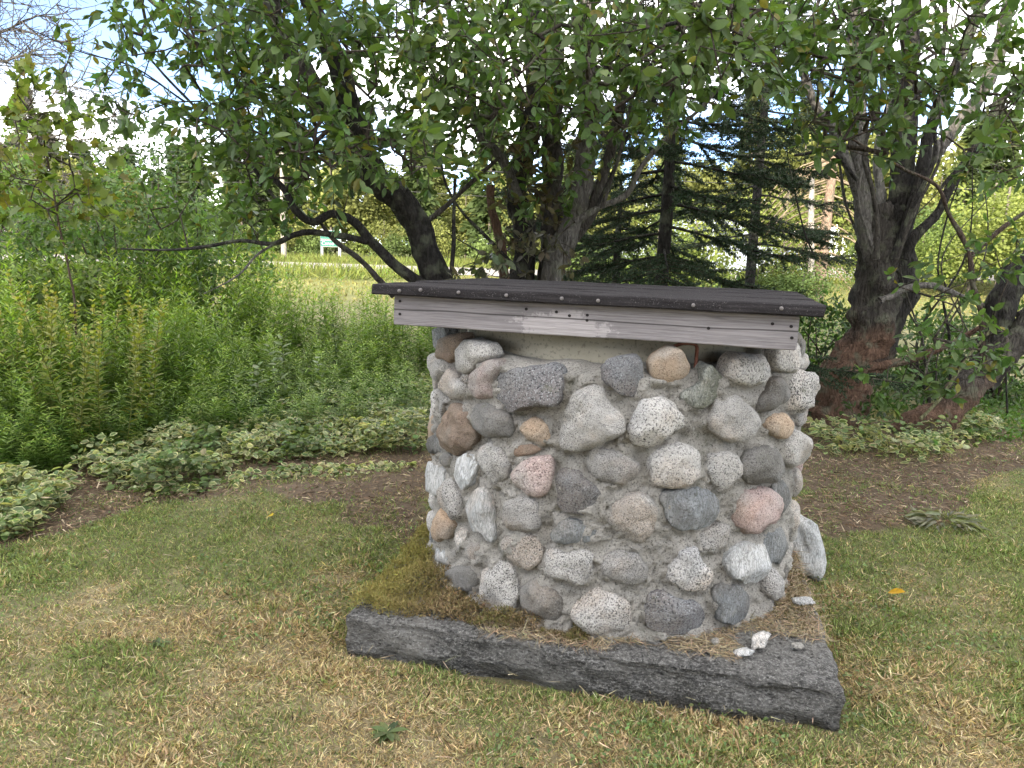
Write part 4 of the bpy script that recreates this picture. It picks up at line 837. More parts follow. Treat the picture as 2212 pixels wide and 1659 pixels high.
b = at(1620, 600, 9.5); b[2] = 0; spruce('spruce_tree', b, 7.5, 46, 'second dark spruce further back behind the drooping one', 'spruces', 1.6, -.2, 1.6, 40, seed=5)
b = at(1330, 610, 8.2); b[2] = 0; spruce('spruce_tree', b, 2.2, 34, 'low bushy young spruce under the drooping spruce branches', 'spruces', .9, -.1, .1, 46, seed=8)
# ------------------------------------------------------------------ weeds on the left: stands, ground cover
def stem_plant(h, nl, ll, lw, col, tipcol, curve, T=None, spread=.35, seed=0):
    r = np.random.default_rng(seed); n = 7; t = np.linspace(0, 1, n); P = np.stack([curve*t**2*h, .3*curve*t**2*h, h*t], 1); V, F = tube(P, np.linspace(.004, .0015, n), 4)
    c = np.array(col)*.9; parts = [(V, F, c)]
    u = np.linspace(.12, 1, nl)+r.normal(0, .01, nl); a = np.arange(nl)*2.4+r.normal(0, .3, nl); pos = np.stack([np.interp(u, t, P[:, k]) for k in range(3)], 1)
    l = ll*(1.05-.62*u**2)*r.uniform(.8, 1.2, nl); up = .15+.7*u+r.normal(0, .18, nl); d = np.stack([np.cos(a), np.sin(a), up], 1); nn = np.tile([0, 0, 1.], (nl, 1))+.2*r.normal(size=(nl, 3))
    cc = mix3(jitcol(col, nl, .16), jitcol(tipcol, nl, .12), np.clip(u**3, 0, 1)); parts.append(place(T or T_LA, pos, d, nn, lw*r.uniform(.8, 1.2, nl), l, cc)); return join(parts)
GOLD = [stem_plant(1.0*h_, 52, .145, .014, (.095, .17, .038), (.22, .31, .07), cv_, seed=k) for k, (h_, cv_) in enumerate([(1, .06), (.95, -.08), (1.05, .12), (.9, .02), (1., -.15), (1.1, .05)])]
SPIR = [stem_plant(1., 60, .075, .028, (.15, .175, .04), (.3, .3, .06), cv_, T_OV, seed=20+k) for k, cv_ in enumerate((.1, -.1, .05))]
BROAD = [stem_plant(1., 22, .17, .055, (.12, .175, .07), (.19, .25, .11), cv_, T_LA, seed=30+k) for k, cv_ in enumerate((.1, -.12))]
def field(px0, px1, y0, y1, n):
    out = []
    while len(out) < n:
        Y = rng.uniform(y0, y1); x = rng.uniform(at(px0, 600, Y)[0], at(px1, 600, Y)[0]); out.append((x, Y))
    return out
FRONT = np.array([gnd(*p)[:2] for p in [(-400, 1150), (0, 1065), (180, 1020), (330, 995), (560, 965), (930, 935)]])      # back line of the ground cover
def behind_front(x, y, m=0): return y > np.interp(x, FRONT[:, 0], FRONT[:, 1])+m
def gold_h(x, y):
    d = y-np.interp(x, FRONT[:, 0], FRONT[:, 1]); return np.clip(.26+.27*d, .22, .92)*(1+.45*vnoise(np.array([[x*1.1, y*1.1, 0]]), 5)[0])
protos = {}
def protoset(name, arr, mat):
    res = []
    for V, F, C in arr:
        me = mk_mesh(name, V, F, C); me.materials.append(mat); res.append(me)
    return res
PG, PS, PB = protoset('goldenrod', GOLD, MT['leaf']), protoset('meadowsweet', SPIR, MT['leaf']), protoset('milkweed', BROAD, MT['leaf'])
def plant(name, me, x, y, h, label, cat, group, w=None):
    o = bpy.data.objects.new(name, me); COL.objects.link(o); o.location = (x, y, gz(x, y)); s_ = w or h*.55+.4; o.scale = (s_, s_, h); o.rotation_euler = (rng.normal(0, .16), rng.normal(0, .16), rng.random()*6.28); return tag(o, label, cat, group)
k = 0; extra = []
for x, y in field(-120, 1010, 3.2, 8.6, 2900):
    if not behind_front(x, y, .12) or math.hypot(x-WC[0], y-WC[1]) < .95: continue
    h = gold_h(x, y)*rng.uniform(.6, 1.2)*(.8 if x/y > -.37 and y > 5.5 else 1)
    if y < 5.8 and k < 280 and rng.random() < .4:
        plant('goldenrod', PG[k % 6], x, y, h, 'slender upright green weed stem with narrow leaves in the dense stand left of the well', 'weed', 'narrow leaved weeds in the stand'); k += 1
    else: extra.append((x, y, h))
GOLD2 = [stem_plant(1.0*h_, 52, .145, .017, (.1, .18, .036), (.24, .335, .065), cv_, T_DI, seed=k+60) for k, (h_, cv_) in enumerate([(1, .06), (.95, -.08), (1.05, .12), (.9, .02), (1., -.15), (1.1, .05)])]
def mass(arr, spots, wid=.55):
    Vs, Fs, Cs = [], [], []
    parts = []
    for x, y, h in spots:
        V, F, C = arr[rng.integers(len(arr))]; a = rng.random()*6.28; s_ = h*wid+.45; ca, sa = math.cos(a), math.sin(a); lean = rng.normal(0, .17, 2)
        Q = np.stack([(V[:, 0]*ca-V[:, 1]*sa)*s_+x+lean[0]*V[:, 2]*h, (V[:, 0]*sa+V[:, 1]*ca)*s_+y+lean[1]*V[:, 2]*h, V[:, 2]*h+gz(x, y)], 1); parts.append((Q, F, C*rng.uniform(.75, 1.3)))
    return join(parts)
V, F, C = mass(GOLD2, extra); obj('weed_stand', V, F, MT['leaf'], col=C, origin=(0, 0, 0), label='dense stand of tall green weeds filling the bed left of the well', kind='stuff')
for k in range(46):
    Y = rng.uniform(4.6, 6.4); x = at(rng.uniform(-60, 330), 600, Y)[0]; plant('meadowsweet', PS[k % 3], x, Y, rng.uniform(.85, 1.15), 'yellowing bushy meadowsweet stem at the back of the weed bed', 'weed', 'yellowing stems in the weed bed')
for k, (px, py, h) in enumerate([(640, 900, .5), (590, 880, .55), (560, 905, .45), (690, 890, .5), (500, 915, .4), (620, 870, .6), (120, 960, .6), (60, 990, .55), (235, 950, .6)]):
    c = gnd(px, py); plant('milkweed', PB[k % 2], c[0], c[1], h, 'broad leaved grey green weed at the front of the stand', 'weed', 'broad leaved weeds', .8)
# variegated ground cover: green leaf with a cream rim
def goutweed(poly, n, label, zmax=.2, scale=1.):
    P = np.array([gnd(*p)[:2] for p in poly]); x = rng.uniform(P[:, 0].min(), P[:, 0].max(), n*6); y = rng.uniform(P[:, 1].min(), P[:, 1].max(), n*6); w = .05*fbm(np.stack([x, y, x*0], 1), 5, 3, 41)
    ok = inpoly(x+w, y+w, P) & (np.hypot(x-WC[0], y-WC[1]) > RM+.06); x, y = x[ok][:n], y[ok][:n]; m = len(x)
    top = zmax*(.6+.4*vnoise(np.stack([x*5, y*5, x*0], 1), 6)); parts = []; hz = top*rng.uniform(.15, 1.15, m)
    till = rng.normal(0, .5, (m, 3)); greeny = fbm(np.stack([x, y, x*0], 1), 3.5, 2, 71)+.5*rng.normal(size=m) > .5
    for k in range(5):
        a = rng.random(m)*6.28 if k == 0 else a+1.26+rng.normal(0, .3, m); d = np.stack([np.cos(a), np.sin(a), -.35+.75*rng.random(m)], 1); pos = np.stack([x, y, hz], 1)+d*[.014, .014, 0]+rng.normal(0, .012, (m, 3)); nn = np.tile([0, -.3, 1.], (m, 1))+.45*rng.normal(size=(m, 3))+till
        nn -= d*(nn*d).sum(1, keepdims=True)/(d*d).sum(1, keepdims=True); nn = norm(nn); l = rng.uniform(.035, .085, m)*scale; cr = jitcol((.5, .5, .3), m, .18, .06); gr = jitcol((.14, .2, .08), m, .25); cr[greeny] = gr[greeny]*1.1
        yw = rng.random(m) < .12; gr[yw] = jitcol((.3, .32, .14), int(yw.sum()), .15); wf = rng.uniform(.45, .72, m)
        parts.append(place(T_HX, pos, d, nn, l*.7, l, cr)); parts.append(place(T_HX, pos+norm(d)*(l*.07)[:, None]+nn*.003, d, nn, l*.7*wf, l*.84, gr))
    stv = []
    for q in range(0, m, 2): V, F = tube([[x[q]+.01, y[q]+.01, 0], [x[q], y[q], hz[q]]], .0014, 3); stv.append((V, F, (.12, .15, .05)))
    V, F, C = join(parts+stv); return obj('goutweed', V, F, MT['leaf'], col=C, origin=(0, 0, 0), label=label, kind='stuff')
goutweed([(165, 1035), (330, 1075), (560, 1010), (760, 985), (925, 985), (960, 840), (720, 885), (560, 935), (330, 975), (180, 1000)], 2300, 'cream edged variegated ground cover along the front of the weed bed', .23, .74)
goutweed([(-80, 1100), (-80, 1180), (60, 1165), (110, 1110), (140, 1060), (40, 1040)], 420, 'cream edged variegated ground cover patch in front of the leaning weeds', .2, .8)
goutweed([(1755, 960), (1790, 985), (1990, 1010), (2060, 985), (2150, 950), (2130, 925), (1990, 945), (1850, 935), (1760, 930)], 260, 'cream edged variegated ground cover under the stout tree', .22, .85)
goutweed([(330, 1085), (560, 1040), (900, 1020), (900, 1000), (560, 1020), (330, 1060)], 160, 'stray low seedlings of ground cover on the mulch', .03, .7)
# low green undergrowth behind and beside the well
def under(poly, n, zm, label, base=(.095, .16, .04), l0=.05, name='undergrowth'):
    P = np.array([gnd(*p)[:2] for p in poly]); x = rng.uniform(P[:, 0].min(), P[:, 0].max(), n*5); y = rng.uniform(P[:, 1].min(), P[:, 1].max(), n*5); ok = inpoly(x, y, P) & (np.hypot(x-WC[0], y-WC[1]) > RM+.06); x, y = x[ok][:n], y[ok][:n]; m = len(x)
    z = zm*(.6+.4*vnoise(np.stack([x*3, y*3, x*0], 1), 3))*rng.random(m)**.7; V, F, C = place(T_HX, np.stack([x, y, z], 1), rdir(m, .1), rdir(m, 1.2), rng.uniform(.4, .6, m)*l0, rng.uniform(.7, 1.3, m)*l0, jitcol(base, m, .25)); return obj(name, V, F, MT['leaf'], col=C, origin=(0, 0, 0), label=label, kind='stuff')
under([(920, 900), (1780, 900), (1850, 720), (1500, 700), (900, 700)], 9000, .75, 'leafy green undergrowth behind the well', (.07, .13, .03), .06)
under([(1800, 930), (2060, 925), (2150, 830), (1950, 790), (1820, 850)], 2200, .3, 'dark leafy undergrowth around the stout tree foot', (.05, .09, .03), .06)
under([(2060, 960), (2300, 960), (2400, 820), (2130, 840)], 3500, .16, 'fresh green weeds beside the leaning tree', (.08, .15, .035), .045)
under([(100, 1010), (330, 970), (900, 890), (900, 850), (330, 920), (0, 980), (-200, 1060), (0, 1060)], 7000, .3, 'low mixed greenery at the foot of the weed stand', (.06, .115, .03), .05)
# ------------------------------------------------------------------ shrubs, sapling and dead larch on the far left
def bush(name, c, rx, ry, rz, n, l0, label, group, base, T=None, nst=9, mat='leaf', cat='shrub', hollow=.55, seed=0):
    r_ = root(name, (c[0], c[1], float(gz(c[0], c[1]))), label, cat, group); B = W[r_.name]; st = []; tips = []
    for k in range(nst):
        a = rng.random()*6.28; q = rng.uniform(.3, .95); e = B+[rx*q*math.cos(a), ry*q*math.sin(a), 2*rz*rng.uniform(.55, .98)]; m_ = B+(e-B)*.5+[0, 0, .15*rz]+rng.normal(0, .05, 3); P = spline([B+rng.normal(0, .05, 3)*[1, 1, 0], m_, e], 8); V, F = tube(P, np.linspace(.018, .004, 8), 5); st.append((V, F, (.075, .06, .05))); tips.append(P)
    V, F, C = join(st); obj('stems', V, F, MT['bark'], r_, col=C, origin=B, kind='stuff')
    d = rdir(n); rad = hollow+(1-hollow)*rng.random(n)**.5; cl = fbm(d*1.0+seed, 2.2, 3, seed+3); ok = cl > -.35; d, rad, cl = d[ok], rad[ok], cl[ok]; m = len(d)
    P = B+[0, 0, rz]+d*rad[:, None]*(1+.3*cl[:, None])*[rx, ry, rz]; P[:, 2] = np.maximum(P[:, 2], B[2]+.03)
    V, F, C = place(T or T_HX, P, norm(d*.5+rdir(m)), rdir(m, .8), rng.uniform(.38, .55, m)*l0, rng.uniform(.7, 1.3, m)*l0, jitcol(base, m, .25)*(1+.25*cl[:, None])); obj('foliage', V, F, MT[mat], r_, col=C, origin=B, kind='stuff'); return r_
for k, (px, Y, rx, rz, n, base, lab) in enumerate([(250, 8.2, 1.0, 1.05, 6500, (.08, .135, .04), 'dark green leafy shrub behind the yellowing weeds'), (430, 8.8, .8, .95, 5500, (.1, .16, .045), 'mid green leafy shrub next to the road view'),
        (60, 8.8, 1.2, 1.0, 6500, (.085, .145, .045), 'rounded green shrub behind the slim sapling'), (-120, 9.5, 1.3, 1.5, 6000, (.1, .165, .05), 'tall loose green shrub beyond the dead twigs'), (330, 10.5, .9, 1.45, 5500, (.04, .075, .028), 'tall dark conical shrub behind the leafy shrubs'), (120, 7.2, .7, .6, 3600, (.13, .185, .05), 'small pale green shrub in front of the dark one')]):
    bush('leafy_shrub', at(px, 560, Y), rx, rx*.8, rz, n, .075, lab, 'shrubs left of the trees', base, seed=k*5+1)
for k, (px, Y, rx, rz, n, base, lab) in enumerate([(1790, 8.2, .6, .5, 2600, (.05, .09, .03), 'low dark shrub between the spruce and the stout tree'), (2010, 8.6, .75, .42, 2800, (.055, .1, .03), 'low dark shrub behind the stout tree'),
        (2190, 7.8, .7, .5, 2800, (.06, .105, .032), 'low shrub behind the leaning tree'), (1560, 9.4, 1.1, .55, 3200, (.045, .085, .028), 'dark low shrub under the spruces')]):
    bush('leafy_shrub', at(px, 560, Y), rx, rx*.7, rz, n, .07, lab, 'shrubs behind the trees', base, seed=k*7+2)
sp = Tree('maple_sapling', gnd(178, 905), 'slim maple sapling with lobed leaves standing in the weeds', 'sapling'); Ym = W[sp.r.name][1]
sp.limb([(185, 880), (165, 700), (150, 590), (128, 480), (100, 340), (70, 230), (50, 150)], .011, .004, (.1, .07, .055), 'stem', 0, 40, Ym, 6, .05)
for e_ in [(90, 260, 90, 70, 14, Ym-.3, Ym+.3), (110, 340, 110, 70, 22, Ym-.3, Ym+.3), (60, 170, 70, 50, 7, Ym-.3, Ym+.3), (150, 440, 110, 60, 20, Ym-.3, Ym+.4), (60, 420, 70, 60, 12, Ym-.3, Ym+.3)]: sp.add(*e_)
sp.grow((.075, .085), (.13, .19, .05), 7, 150, T_MA, .25)
# dead larch: grey limbs and a haze of fine twigs reaching in from the left edge
b = at(-260, 560, 10.5); b[2] = 0; dl = root('dead_larch', b, 'bare grey dead larch whose fine twigs reach across the sky', 'tree'); B = W[dl.name]
V, F = tube([B+[0, 0, z] for z in np.linspace(0, 8, 14)], np.linspace(.16, .05, 14), 10, rough=.2); obj('trunk', V, F, MT['bark'], dl, col=np.tile(BARKG, (len(V), 1)), origin=B)
tw = []
for px, py, ex, ey, r0 in [(-240, 120, 130, 105, .035), (-240, 60, 150, 20, .03), (-240, 300, 290, 260, .03), (-240, 430, 170, 390, .035), (-240, 250, 210, 180, .025), (-240, 480, 90, 480, .03), (-240, 10, 60, -30, .03)]:
    A_, E_ = at(px, py, 10.5), at(ex, ey, rng.uniform(9.7, 10.6)); P = spline([A_, A_*.6+E_*.4+[0, 0, -.18], A_*.25+E_*.75+[0, 0, -.1], E_+[0, 0, .12]], 16); P += .03*rng.normal(size=P.shape); V, F = tube(P, np.linspace(r0, .004, 16), 6); tw.append((V, F, BARKG))
    ax = norm(E_-A_)
    for q in range(64):
        i0 = rng.integers(3, 16); p = P[i0]; d = norm(ax*.7+rng.normal(0, .55, 3)); ln = rng.uniform(.25, .75); Q = spline([p, p+d*ln*.5+[0, 0, -.05*ln], p+d*ln+rng.normal(0, .05, 3)], 7); V, F = tube(Q, np.linspace(.009, .004, 7), 3); tw.append((V, F, (.17, .16, .15)))
        for z_ in range(6):
            s0 = Q[rng.integers(1, 7)]; d2 = norm(d*.6+rng.normal(0, .7, 3)); V, F = tube([s0, s0+d2*rng.uniform(.06, .2)], [.005, .003], 3); tw.append((V, F, (.16, .15, .14)))
V, F, C = join(tw); obj('twigs', V, F, MT['bark'], dl, col=C, origin=B, kind='stuff')
# ------------------------------------------------------------------ beyond the garden
def far_conifer(H, R, n, seed, col):
    r = np.random.default_rng(seed); n = int(n*1.5); u = r.random(n)**.9; z = H*(.06+.94*u); a = r.random(n)*6.28; tier = .75+.25*np.sin(z*9/H*6.28); rad = R*(1-u)**.85*tier*r.uniform(.35, 1.05, n)*(1+.25*np.sin(a*3+z)); P = np.stack([rad*np.cos(a), rad*np.sin(a), z-.25*rad], 1)
    d = norm(np.stack([np.cos(a), np.sin(a), -.25+.3*r.normal(size=n)], 1)); return place(T_DI, P, d, norm(r.normal(size=(n, 3))+[0, 0, 1]), .3*R/2, r.uniform(.5, 1.1, n)*R*.42, np.array(col)*(1+.25*r.normal(size=(n, 1))).clip(.4, 1.8))
def far_broad(H, R, n, seed, col, ls=.5):
    r = np.random.default_rng(seed); n = int(n*2.4); cs = np.stack([r.normal(0, R*.45, 16), r.normal(0, R*.45, 16), H*r.uniform(.3, .88, 16)], 1); k = r.integers(0, 16, n); d = norm(r.normal(size=(n, 3))); P = cs[k]+d*(R*.46*r.uniform(.6, 1.1, n)[:, None])*[1, 1, .8]; P[:, 2] = np.clip(P[:, 2], .2, None)
    return place(T_DI, P, norm(d+.8*r.normal(size=(n, 3))), norm(d+[0, 0, .6]), .21*R*ls, .27*R*r.uniform(.6, 1.2, n)*ls, np.array(col)*(1+.22*r.normal(size=(n, 1))).clip(.4, 1.8)*(1+.15*r.normal(size=(16, 1)))[k])
def far_set(nm, arrs, tr):
    out = []
    for V, F, C in arrs:
        me = mk_mesh(nm, V, F, C); me.materials.append(MT['far']); H = V[:, 2].max(); Vt, Ft = tube([(0, 0, -.2), (0, 0, H*.5), (0, 0, H*.93)], [tr, tr*.7, .03], 7); mt = mk_mesh('trunk', Vt, Ft, np.tile((.22, .19, .16), (len(Vt), 1))); mt.materials.append(MT['bark']); out.append((me, mt))
    return out
FCON = far_set('crown', [far_conifer(13, 2.6, 1500, 1, (.07, .1, .035)), far_conifer(15, 2.4, 1500, 2, (.1, .115, .04)), far_conifer(11, 2.8, 1500, 3, (.06, .085, .035))], .16)
FBRO = far_set('crown', [far_broad(11, 3.6, 1800, 4, (.165, .18, .055)), far_broad(9, 3.8, 1800, 5, (.19, .19, .06)), far_broad(12, 3.2, 1800, 6, (.14, .17, .045))], .14)
FBUS = far_set('crown', [far_broad(2.6, 1.5, 900, 7, (.13, .165, .045)), far_broad(3.2, 1.7, 900, 8, (.155, .17, .05)), far_broad(2.2, 1.6, 900, 9, (.1, .14, .042))], .05)
GBUS = far_set('crown', [far_broad(2.6, 1.5, 2200, 17, (.12, .165, .04), .24), far_broad(3.2, 1.7, 2200, 18, (.15, .18, .045), .24), far_broad(2.2, 1.6, 2200, 19, (.09, .135, .04), .24)], .05)
def far_tree(name, pm, x, y, sc, label, cat, group):
    z = float(gz(x, y)); r_ = root(name, (x, y, z), label, cat, group); a = rng.random()*6.28
    for me, nm in ((pm[1], 'trunk'), (pm[0], 'crown')):
        o = bpy.data.objects.new(nm, me); COL.objects.link(o); o.parent = r_; o.scale = (sc, sc, sc*rng.uniform(.92, 1.1)); o.rotation_euler = (0, 0, a)
k = 0
for x in np.arange(-88, 92, 3.9):
    for row in (0, 1, 2):
        xx, yy = x+rng.normal(0, 1.3), (78 if x < 22 else 66)+row*9+rng.normal(0, 2)
        if rng.random() < (.62 if x < 15 else .35): far_tree('conifer_tree', FCON[k % 3], xx, yy, rng.uniform(.8, 1.15), ['distant medium conifer with dark green needles beyond the road', 'distant tall slim olive conifer beyond the road', 'distant short broad dark conifer beyond the road'][k % 3], 'tree', 'conifers beyond the road')
        else: far_tree('broadleaf_tree', FBRO[k % 3], xx, yy, rng.uniform(.7, 1.1), ['distant sunlit yellow green broadleaf tree beyond the road', 'distant low broad yellow broadleaf tree beyond the road', 'distant tall greener broadleaf tree beyond the road'][k % 3], 'tree', 'broadleaf trees beyond the road')
        k += 1
for x in np.arange(-46, 52, 2.6):
    xx = x+rng.normal(0, .8); yy = 64+rng.normal(0, 2.5)
    if -22 < xx < -13: yy += 5
    far_tree('roadside_bush', FBUS[k % 3], xx, yy, rng.uniform(.6, 1.15), ['sunlit green bush growing along the far verge of the road', 'taller yellowish bush growing along the far verge of the road', 'low dark green bush along the far verge of the road'][k % 3], 'bush', 'bushes along the far verge'); k += 1
for px, Y, sc in [(1330, 18, .8), (1420, 17, .8), (1500, 17.5, .75), (1560, 17, .42), (1640, 17.5, .42), (1690, 18, .62), (1740, 17, .6), (1560, 30, 1.3), (1690, 31, 1.3), (1480, 30, 1.2), (2100, 30, 1.2), (2160, 28, 1.3), (2050, 33, 1.3), (1990, 30, .9), (2250, 30, 1.5), (2010, 36, 1.5), (2130, 37, 1.7), (2210, 35, 1.6), (1930, 34, 1.2), (1400, 26, .7)]:
    x = at(px, 560, Y)[0]; far_tree('garden_bush', GBUS[k % 3], x, Y, sc, ['sunlit green bush on the lawn behind the trees', 'taller sunlit yellow green bush on the lawn behind the trees', 'low darker green bush on the lawn behind the trees'][k % 3], 'bush', 'bushes on the sunlit lawn'); k += 1
# meadow grass on the verges
n = 60000; y = 18+34*rng.random(n)**.9; y = np.where(rng.random(n) < .35, 52+12*rng.random(n), y); x = (rng.random(n)*2-1)*(.75*y+3); keep = ~((y > 38+.03*np.abs(x)-.3) & (y < 51.5+.03*np.abs(x))); x, y = x[keep], y[keep]; n = len(x); tall = (y > 50) | (fbm(np.stack([x, y, x*0], 1), .12, 2, 6) > .25)
V, F, C = place(T_DI, np.stack([x, y, gz(x, y)], 1), rdir(n, 1.6), rdir(n), rng.uniform(.03, .07, n), np.where(tall, rng.uniform(.3, .8, n), rng.uniform(.05, .16, n)), np.where(tall[:, None], jitcol((.17, .2, .055), n, .25), jitcol((.22, .21, .08), n, .2))); obj('meadow_grass', V, F, MT['grass'], col=C, origin=(0, 0, 0), label='sunlit yellow green meadow grass along the road verges', kind='stuff')
# green direction sign on two white posts
def pix_box(cx, cy, Y): return at(cx, cy, Y)
SYd = 62.; c0, c1 = at(690, 497, SYd), at(737, 534, SYd); zg = float(gz(c0[0], SYd)); sg = root('road_sign', ((c0[0]+c1[0])/2, SYd, zg), 'green two panel direction sign with white lettering on white posts', 'sign')
for x in (c0[0]+.05, c1[0]-.25): V, F = box(x, x+.2, SYd+.05, SYd+.2, zg-.2, c0[2]+.1); obj('post', V, F, MT['white'], sg, smooth=False)
zm = c1[2]+(c0[2]-c1[2])*.42
TXT = {'up': '* Hwy', 'lo': 'Canso >'}
for nm, z0, z1, tx in (('up', zm+.04, c0[2]+.02, '\u2190 Port'), ('lo', c1[2], zm-.02, 'Canso \u2192')):
    V, F = box(c0[0]+.06, c1[0], SYd-.02, SYd+.045, z0, z1); p_ = obj('panel', V, F, MT['sign_white'], sg, smooth=False)
    V, F = box(c0[0]+.085, c1[0]-.025, SYd-.034, SYd-.024, z0+.03, z1-.03); f_ = obj('face', V, F, MT['sign_green'], p_, smooth=False)
    if nm == 'lo':
        cu = bpy.data.curves.new('lettering', 'FONT'); cu.body = tx; cu.size = .4; cu.align_x = 'CENTER'; cu.align_y = 'CENTER'; cu.extrude = .004; to = bpy.data.objects.new('lettering', cu); COL.objects.link(to); dg = bpy.context.evaluated_depsgraph_get(); me = bpy.data.meshes.new_from_object(to.evaluated_get(dg)); bpy.data.objects.remove(to)
        me.materials.clear(); me.materials.append(MT['sign_white']); o = bpy.data.objects.new('lettering', me); COL.objects.link(o); o.parent = p_; o.rotation_euler = (math.pi/2, 0, 0); o.location = np.array([(c0[0]+c1[0])/2+.05, SYd-.042, (z0+z1)/2])-W[p_.name]
    else:
        for q in range(3):
            x = c0[0]+.4+q*.42; V, F = box(x, x+.22, SYd-.046, SYd-.037, z0+.2, z0+.32+.06*(q % 2)); obj('lettering', V, F, MT['sign_white'], p_, smooth=False)
# utility poles and wires
def pole(px, Y, top, lab):
    c = at(px, 540, Y); zg = float(gz(c[0], Y)); zt = at(px-14, top, Y)[2]; r_ = root('utility_pole', (c[0], Y, zg), lab, 'pole', 'utility poles along the road'); V, F = tube([(c[0], Y, zg-.3), (c[0], Y, (zg+zt)/2), (c[0], Y, zt)], [.21, .18, .14], 10); obj('shaft', V, F, MT['wood_pole'], r_)
    V, F = box(c[0]-1.1, c[0]+1.1, Y-.2, Y-.08, zt-.6, zt-.45); obj('crossarm', V, F, MT['wood_pole'], r_, smooth=False)
    for q in (-.95, 0.3, .95): V, F = tube([(c[0]+q, Y-.14, zt-.449), (c[0]+q, Y-.14, zt-.25)], [.06, .04], 7); obj('insulator', V, F, MT['white'], r_)
    return np.array([c[0], Y, zt])
p1 = pole(613, 58, 330, 'grey wooden utility pole beside the green sign'); p0 = np.array([-75, 47, p1[2]+.8]); p2 = np.array([60, 62, p1[2]+.5])
for q, dz in ((-.95, -.25), (.3, -.25), (.95, -.25), (0, -2.1)):
    for a_, b_, nm in ((p0, p1, 'left'), (p1, p2, 'right')):
        t = np.linspace(0, 1, 24)[:, None]; P = a_+(b_-a_)*t+[q, 0, dz]; P[:, 2] -= 1.0*4*(t*(1-t))[:, 0]; V, F = tube(P, .022, 5); obj('power_line', V, F, MT['wire'], label='thin dark overhead wire strung from the utility pole', cat='wire', group='overhead wires')
# pickup behind the spruce
zg = .45; CX, CY = 5.9, 24.; car = root('pickup_truck', (CX, CY, zg), 'pale blue grey pickup truck parked beyond the spruce branches', 'truck')
def prof(name, pts, y0, y1, mat, parent, dx=0):
    n = len(pts); V = np.array([(CX+x, CY+y, zg+z) for y in (y0, y1) for x, z in pts]); j = np.arange(n); return obj(name, V, [np.stack([j, (j+1) % n, n+(j+1) % n, n+j], 1)[:, ::-1], np.array([list(range(n)), list(range(2*n-1, n-1, -1))])], mat, parent, smooth=False)
prof('body', [(-2.9, .5), (-2.9, 1.25), (-.95, 1.28), (1.2, 1.3), (2.55, 1.18), (2.75, .95), (2.75, .5)], -.95, .95, MT['car'], car)
prof('cab', [(-1.0, 1.28), (-.85, 1.95), (-.6, 2.03), (.55, 2.03), (.8, 1.95), (1.35, 1.3)], -.85, .85, MT['car'], car)
prof('window', [(-.78, 1.34), (-.68, 1.88), (-.05, 1.9), (-.05, 1.34)], -.866, -.852, MT['glass'], car); prof('window', [(.03, 1.34), (.03, 1.9), (.58, 1.88), (1.1, 1.34)], -.866, -.852, MT['glass'], car)
V, F = box(CX+.95, CX+1.1, CY-1.2, CY-.96, zg+1.32, zg+1.6); obj('mirror', V, F, MT['tyre'], car, smooth=False)
V, F = box(CX+2.62, CX+2.77, CY-.9, CY-.6, zg+.9, zg+1.1); obj('headlight', V, F, MT['glass'], car, smooth=False)
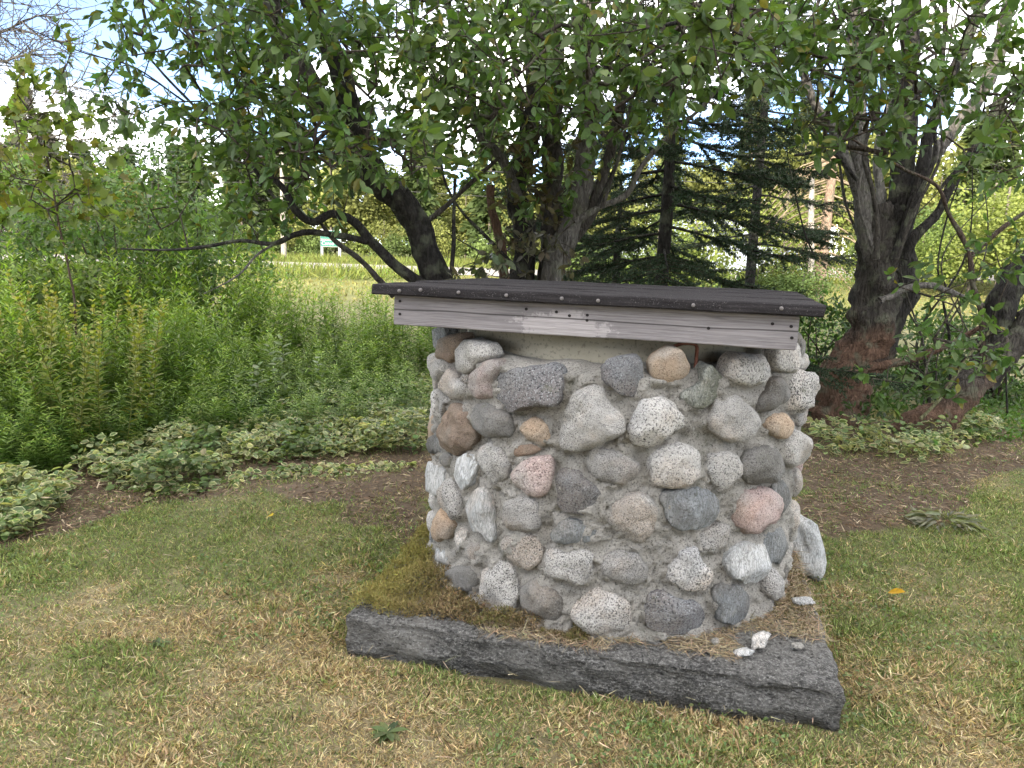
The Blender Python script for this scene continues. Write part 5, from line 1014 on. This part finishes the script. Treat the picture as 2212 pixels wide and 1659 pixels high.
for x in (-1.9, 1.75):
    for y in (-.98, .72):
        a = np.arange(20)/20*6.283; V = np.array([(CX+x+.38*math.cos(q), CY+yy, zg+.38+.38*math.sin(q)) for yy in (y, y+.26) for q in a]); j = np.arange(20); w_ = obj('wheel', V, [np.stack([j, (j+1) % 20, 20+(j+1) % 20, 20+j], 1), np.array([list(range(19, -1, -1)), list(range(20, 40))])], MT['tyre'], car)
        V = np.array([(CX+x+.22*math.cos(q), CY+yy, zg+.38+.22*math.sin(q)) for yy in (y-.01, y+.02) for q in a]); obj('rim', V, [np.stack([j, (j+1) % 20, 20+(j+1) % 20, 20+j], 1), np.array([list(range(19, -1, -1)), list(range(20, 40))])], MT['chrome'], w_)
# fallen spruce, sunlit, with bare ribs
b = at(1775, 560, 18); b[2] = float(gz(b[0], 18)); dt = root('dead_spruce', b, 'sunlit dead spruce with peeled trunk and bare drooping ribs', 'tree'); B = W[dt.name]; H = at(1785, 330, 18)[2]
V, F = tube([B, B+[.02, 0, H*.5-B[2]*.5], [B[0]+.05, 18, H+.6]], [.14, .12, .08], 12, rough=.15); obj('trunk', V, F, MT['bark'], dt, col=np.tile((.3, .22, .165), (len(V), 1)), origin=B)
V, F = tube([at(1752, 600, 17.6), at(1752, 450, 17.6), at(1755, 380, 17.6)], [.08, .07, .05], 8); obj('snag', V, F, MT['bark'], dt, col=np.tile((.42, .38, .34), (len(V), 1)), origin=B); tw = []
for q in range(70):
    z0 = rng.uniform(.25, 1)*(H-B[2])+B[2]; a = rng.uniform(-.6, .6)+(math.pi if rng.random() < .8 else 0); ln = rng.uniform(.6, 1.7); d = np.array([math.cos(a), math.sin(a)*.8, 0]); p = np.array([B[0], 18, z0]); V, F = tube(spline([p, p+d*ln*.5+[0, 0, -.2*ln], p+d*ln+[0, 0, -.75*ln]], 7), np.linspace(.022, .007, 7), 4); tw.append((V, F, (.36, .28, .19)))
V, F, C = join(tw); obj('branches', V, F, MT['bark'], dt, col=C, origin=B, kind='stuff')
# yellow warning sign at the right edge
c = at(2216, 492, 34); s = .75; zg = float(gz(c[0], 34)); ys = root('warning_sign', (c[0], 34, zg), 'yellow diamond warning sign on a pale post by the road', 'sign'); V = np.array([(c[0]+dx*s, 34+yy, c[2]+dz*s) for yy in (-.02, .02) for dx, dz in ((0, -1), (1, 0), (0, 1), (-1, 0))]); j = np.arange(4)
obj('panel', V, [np.stack([j, (j+1) % 4, 4+(j+1) % 4, 4+j], 1), np.array([[3, 2, 1, 0], [4, 5, 6, 7]])], MT['sign_yellow'], ys, smooth=False); V, F = box(c[0]-.05, c[0]+.05, 34.03, 34.12, zg-.2, c[2]+.5); obj('post', V, F, MT['white'], ys, smooth=False)
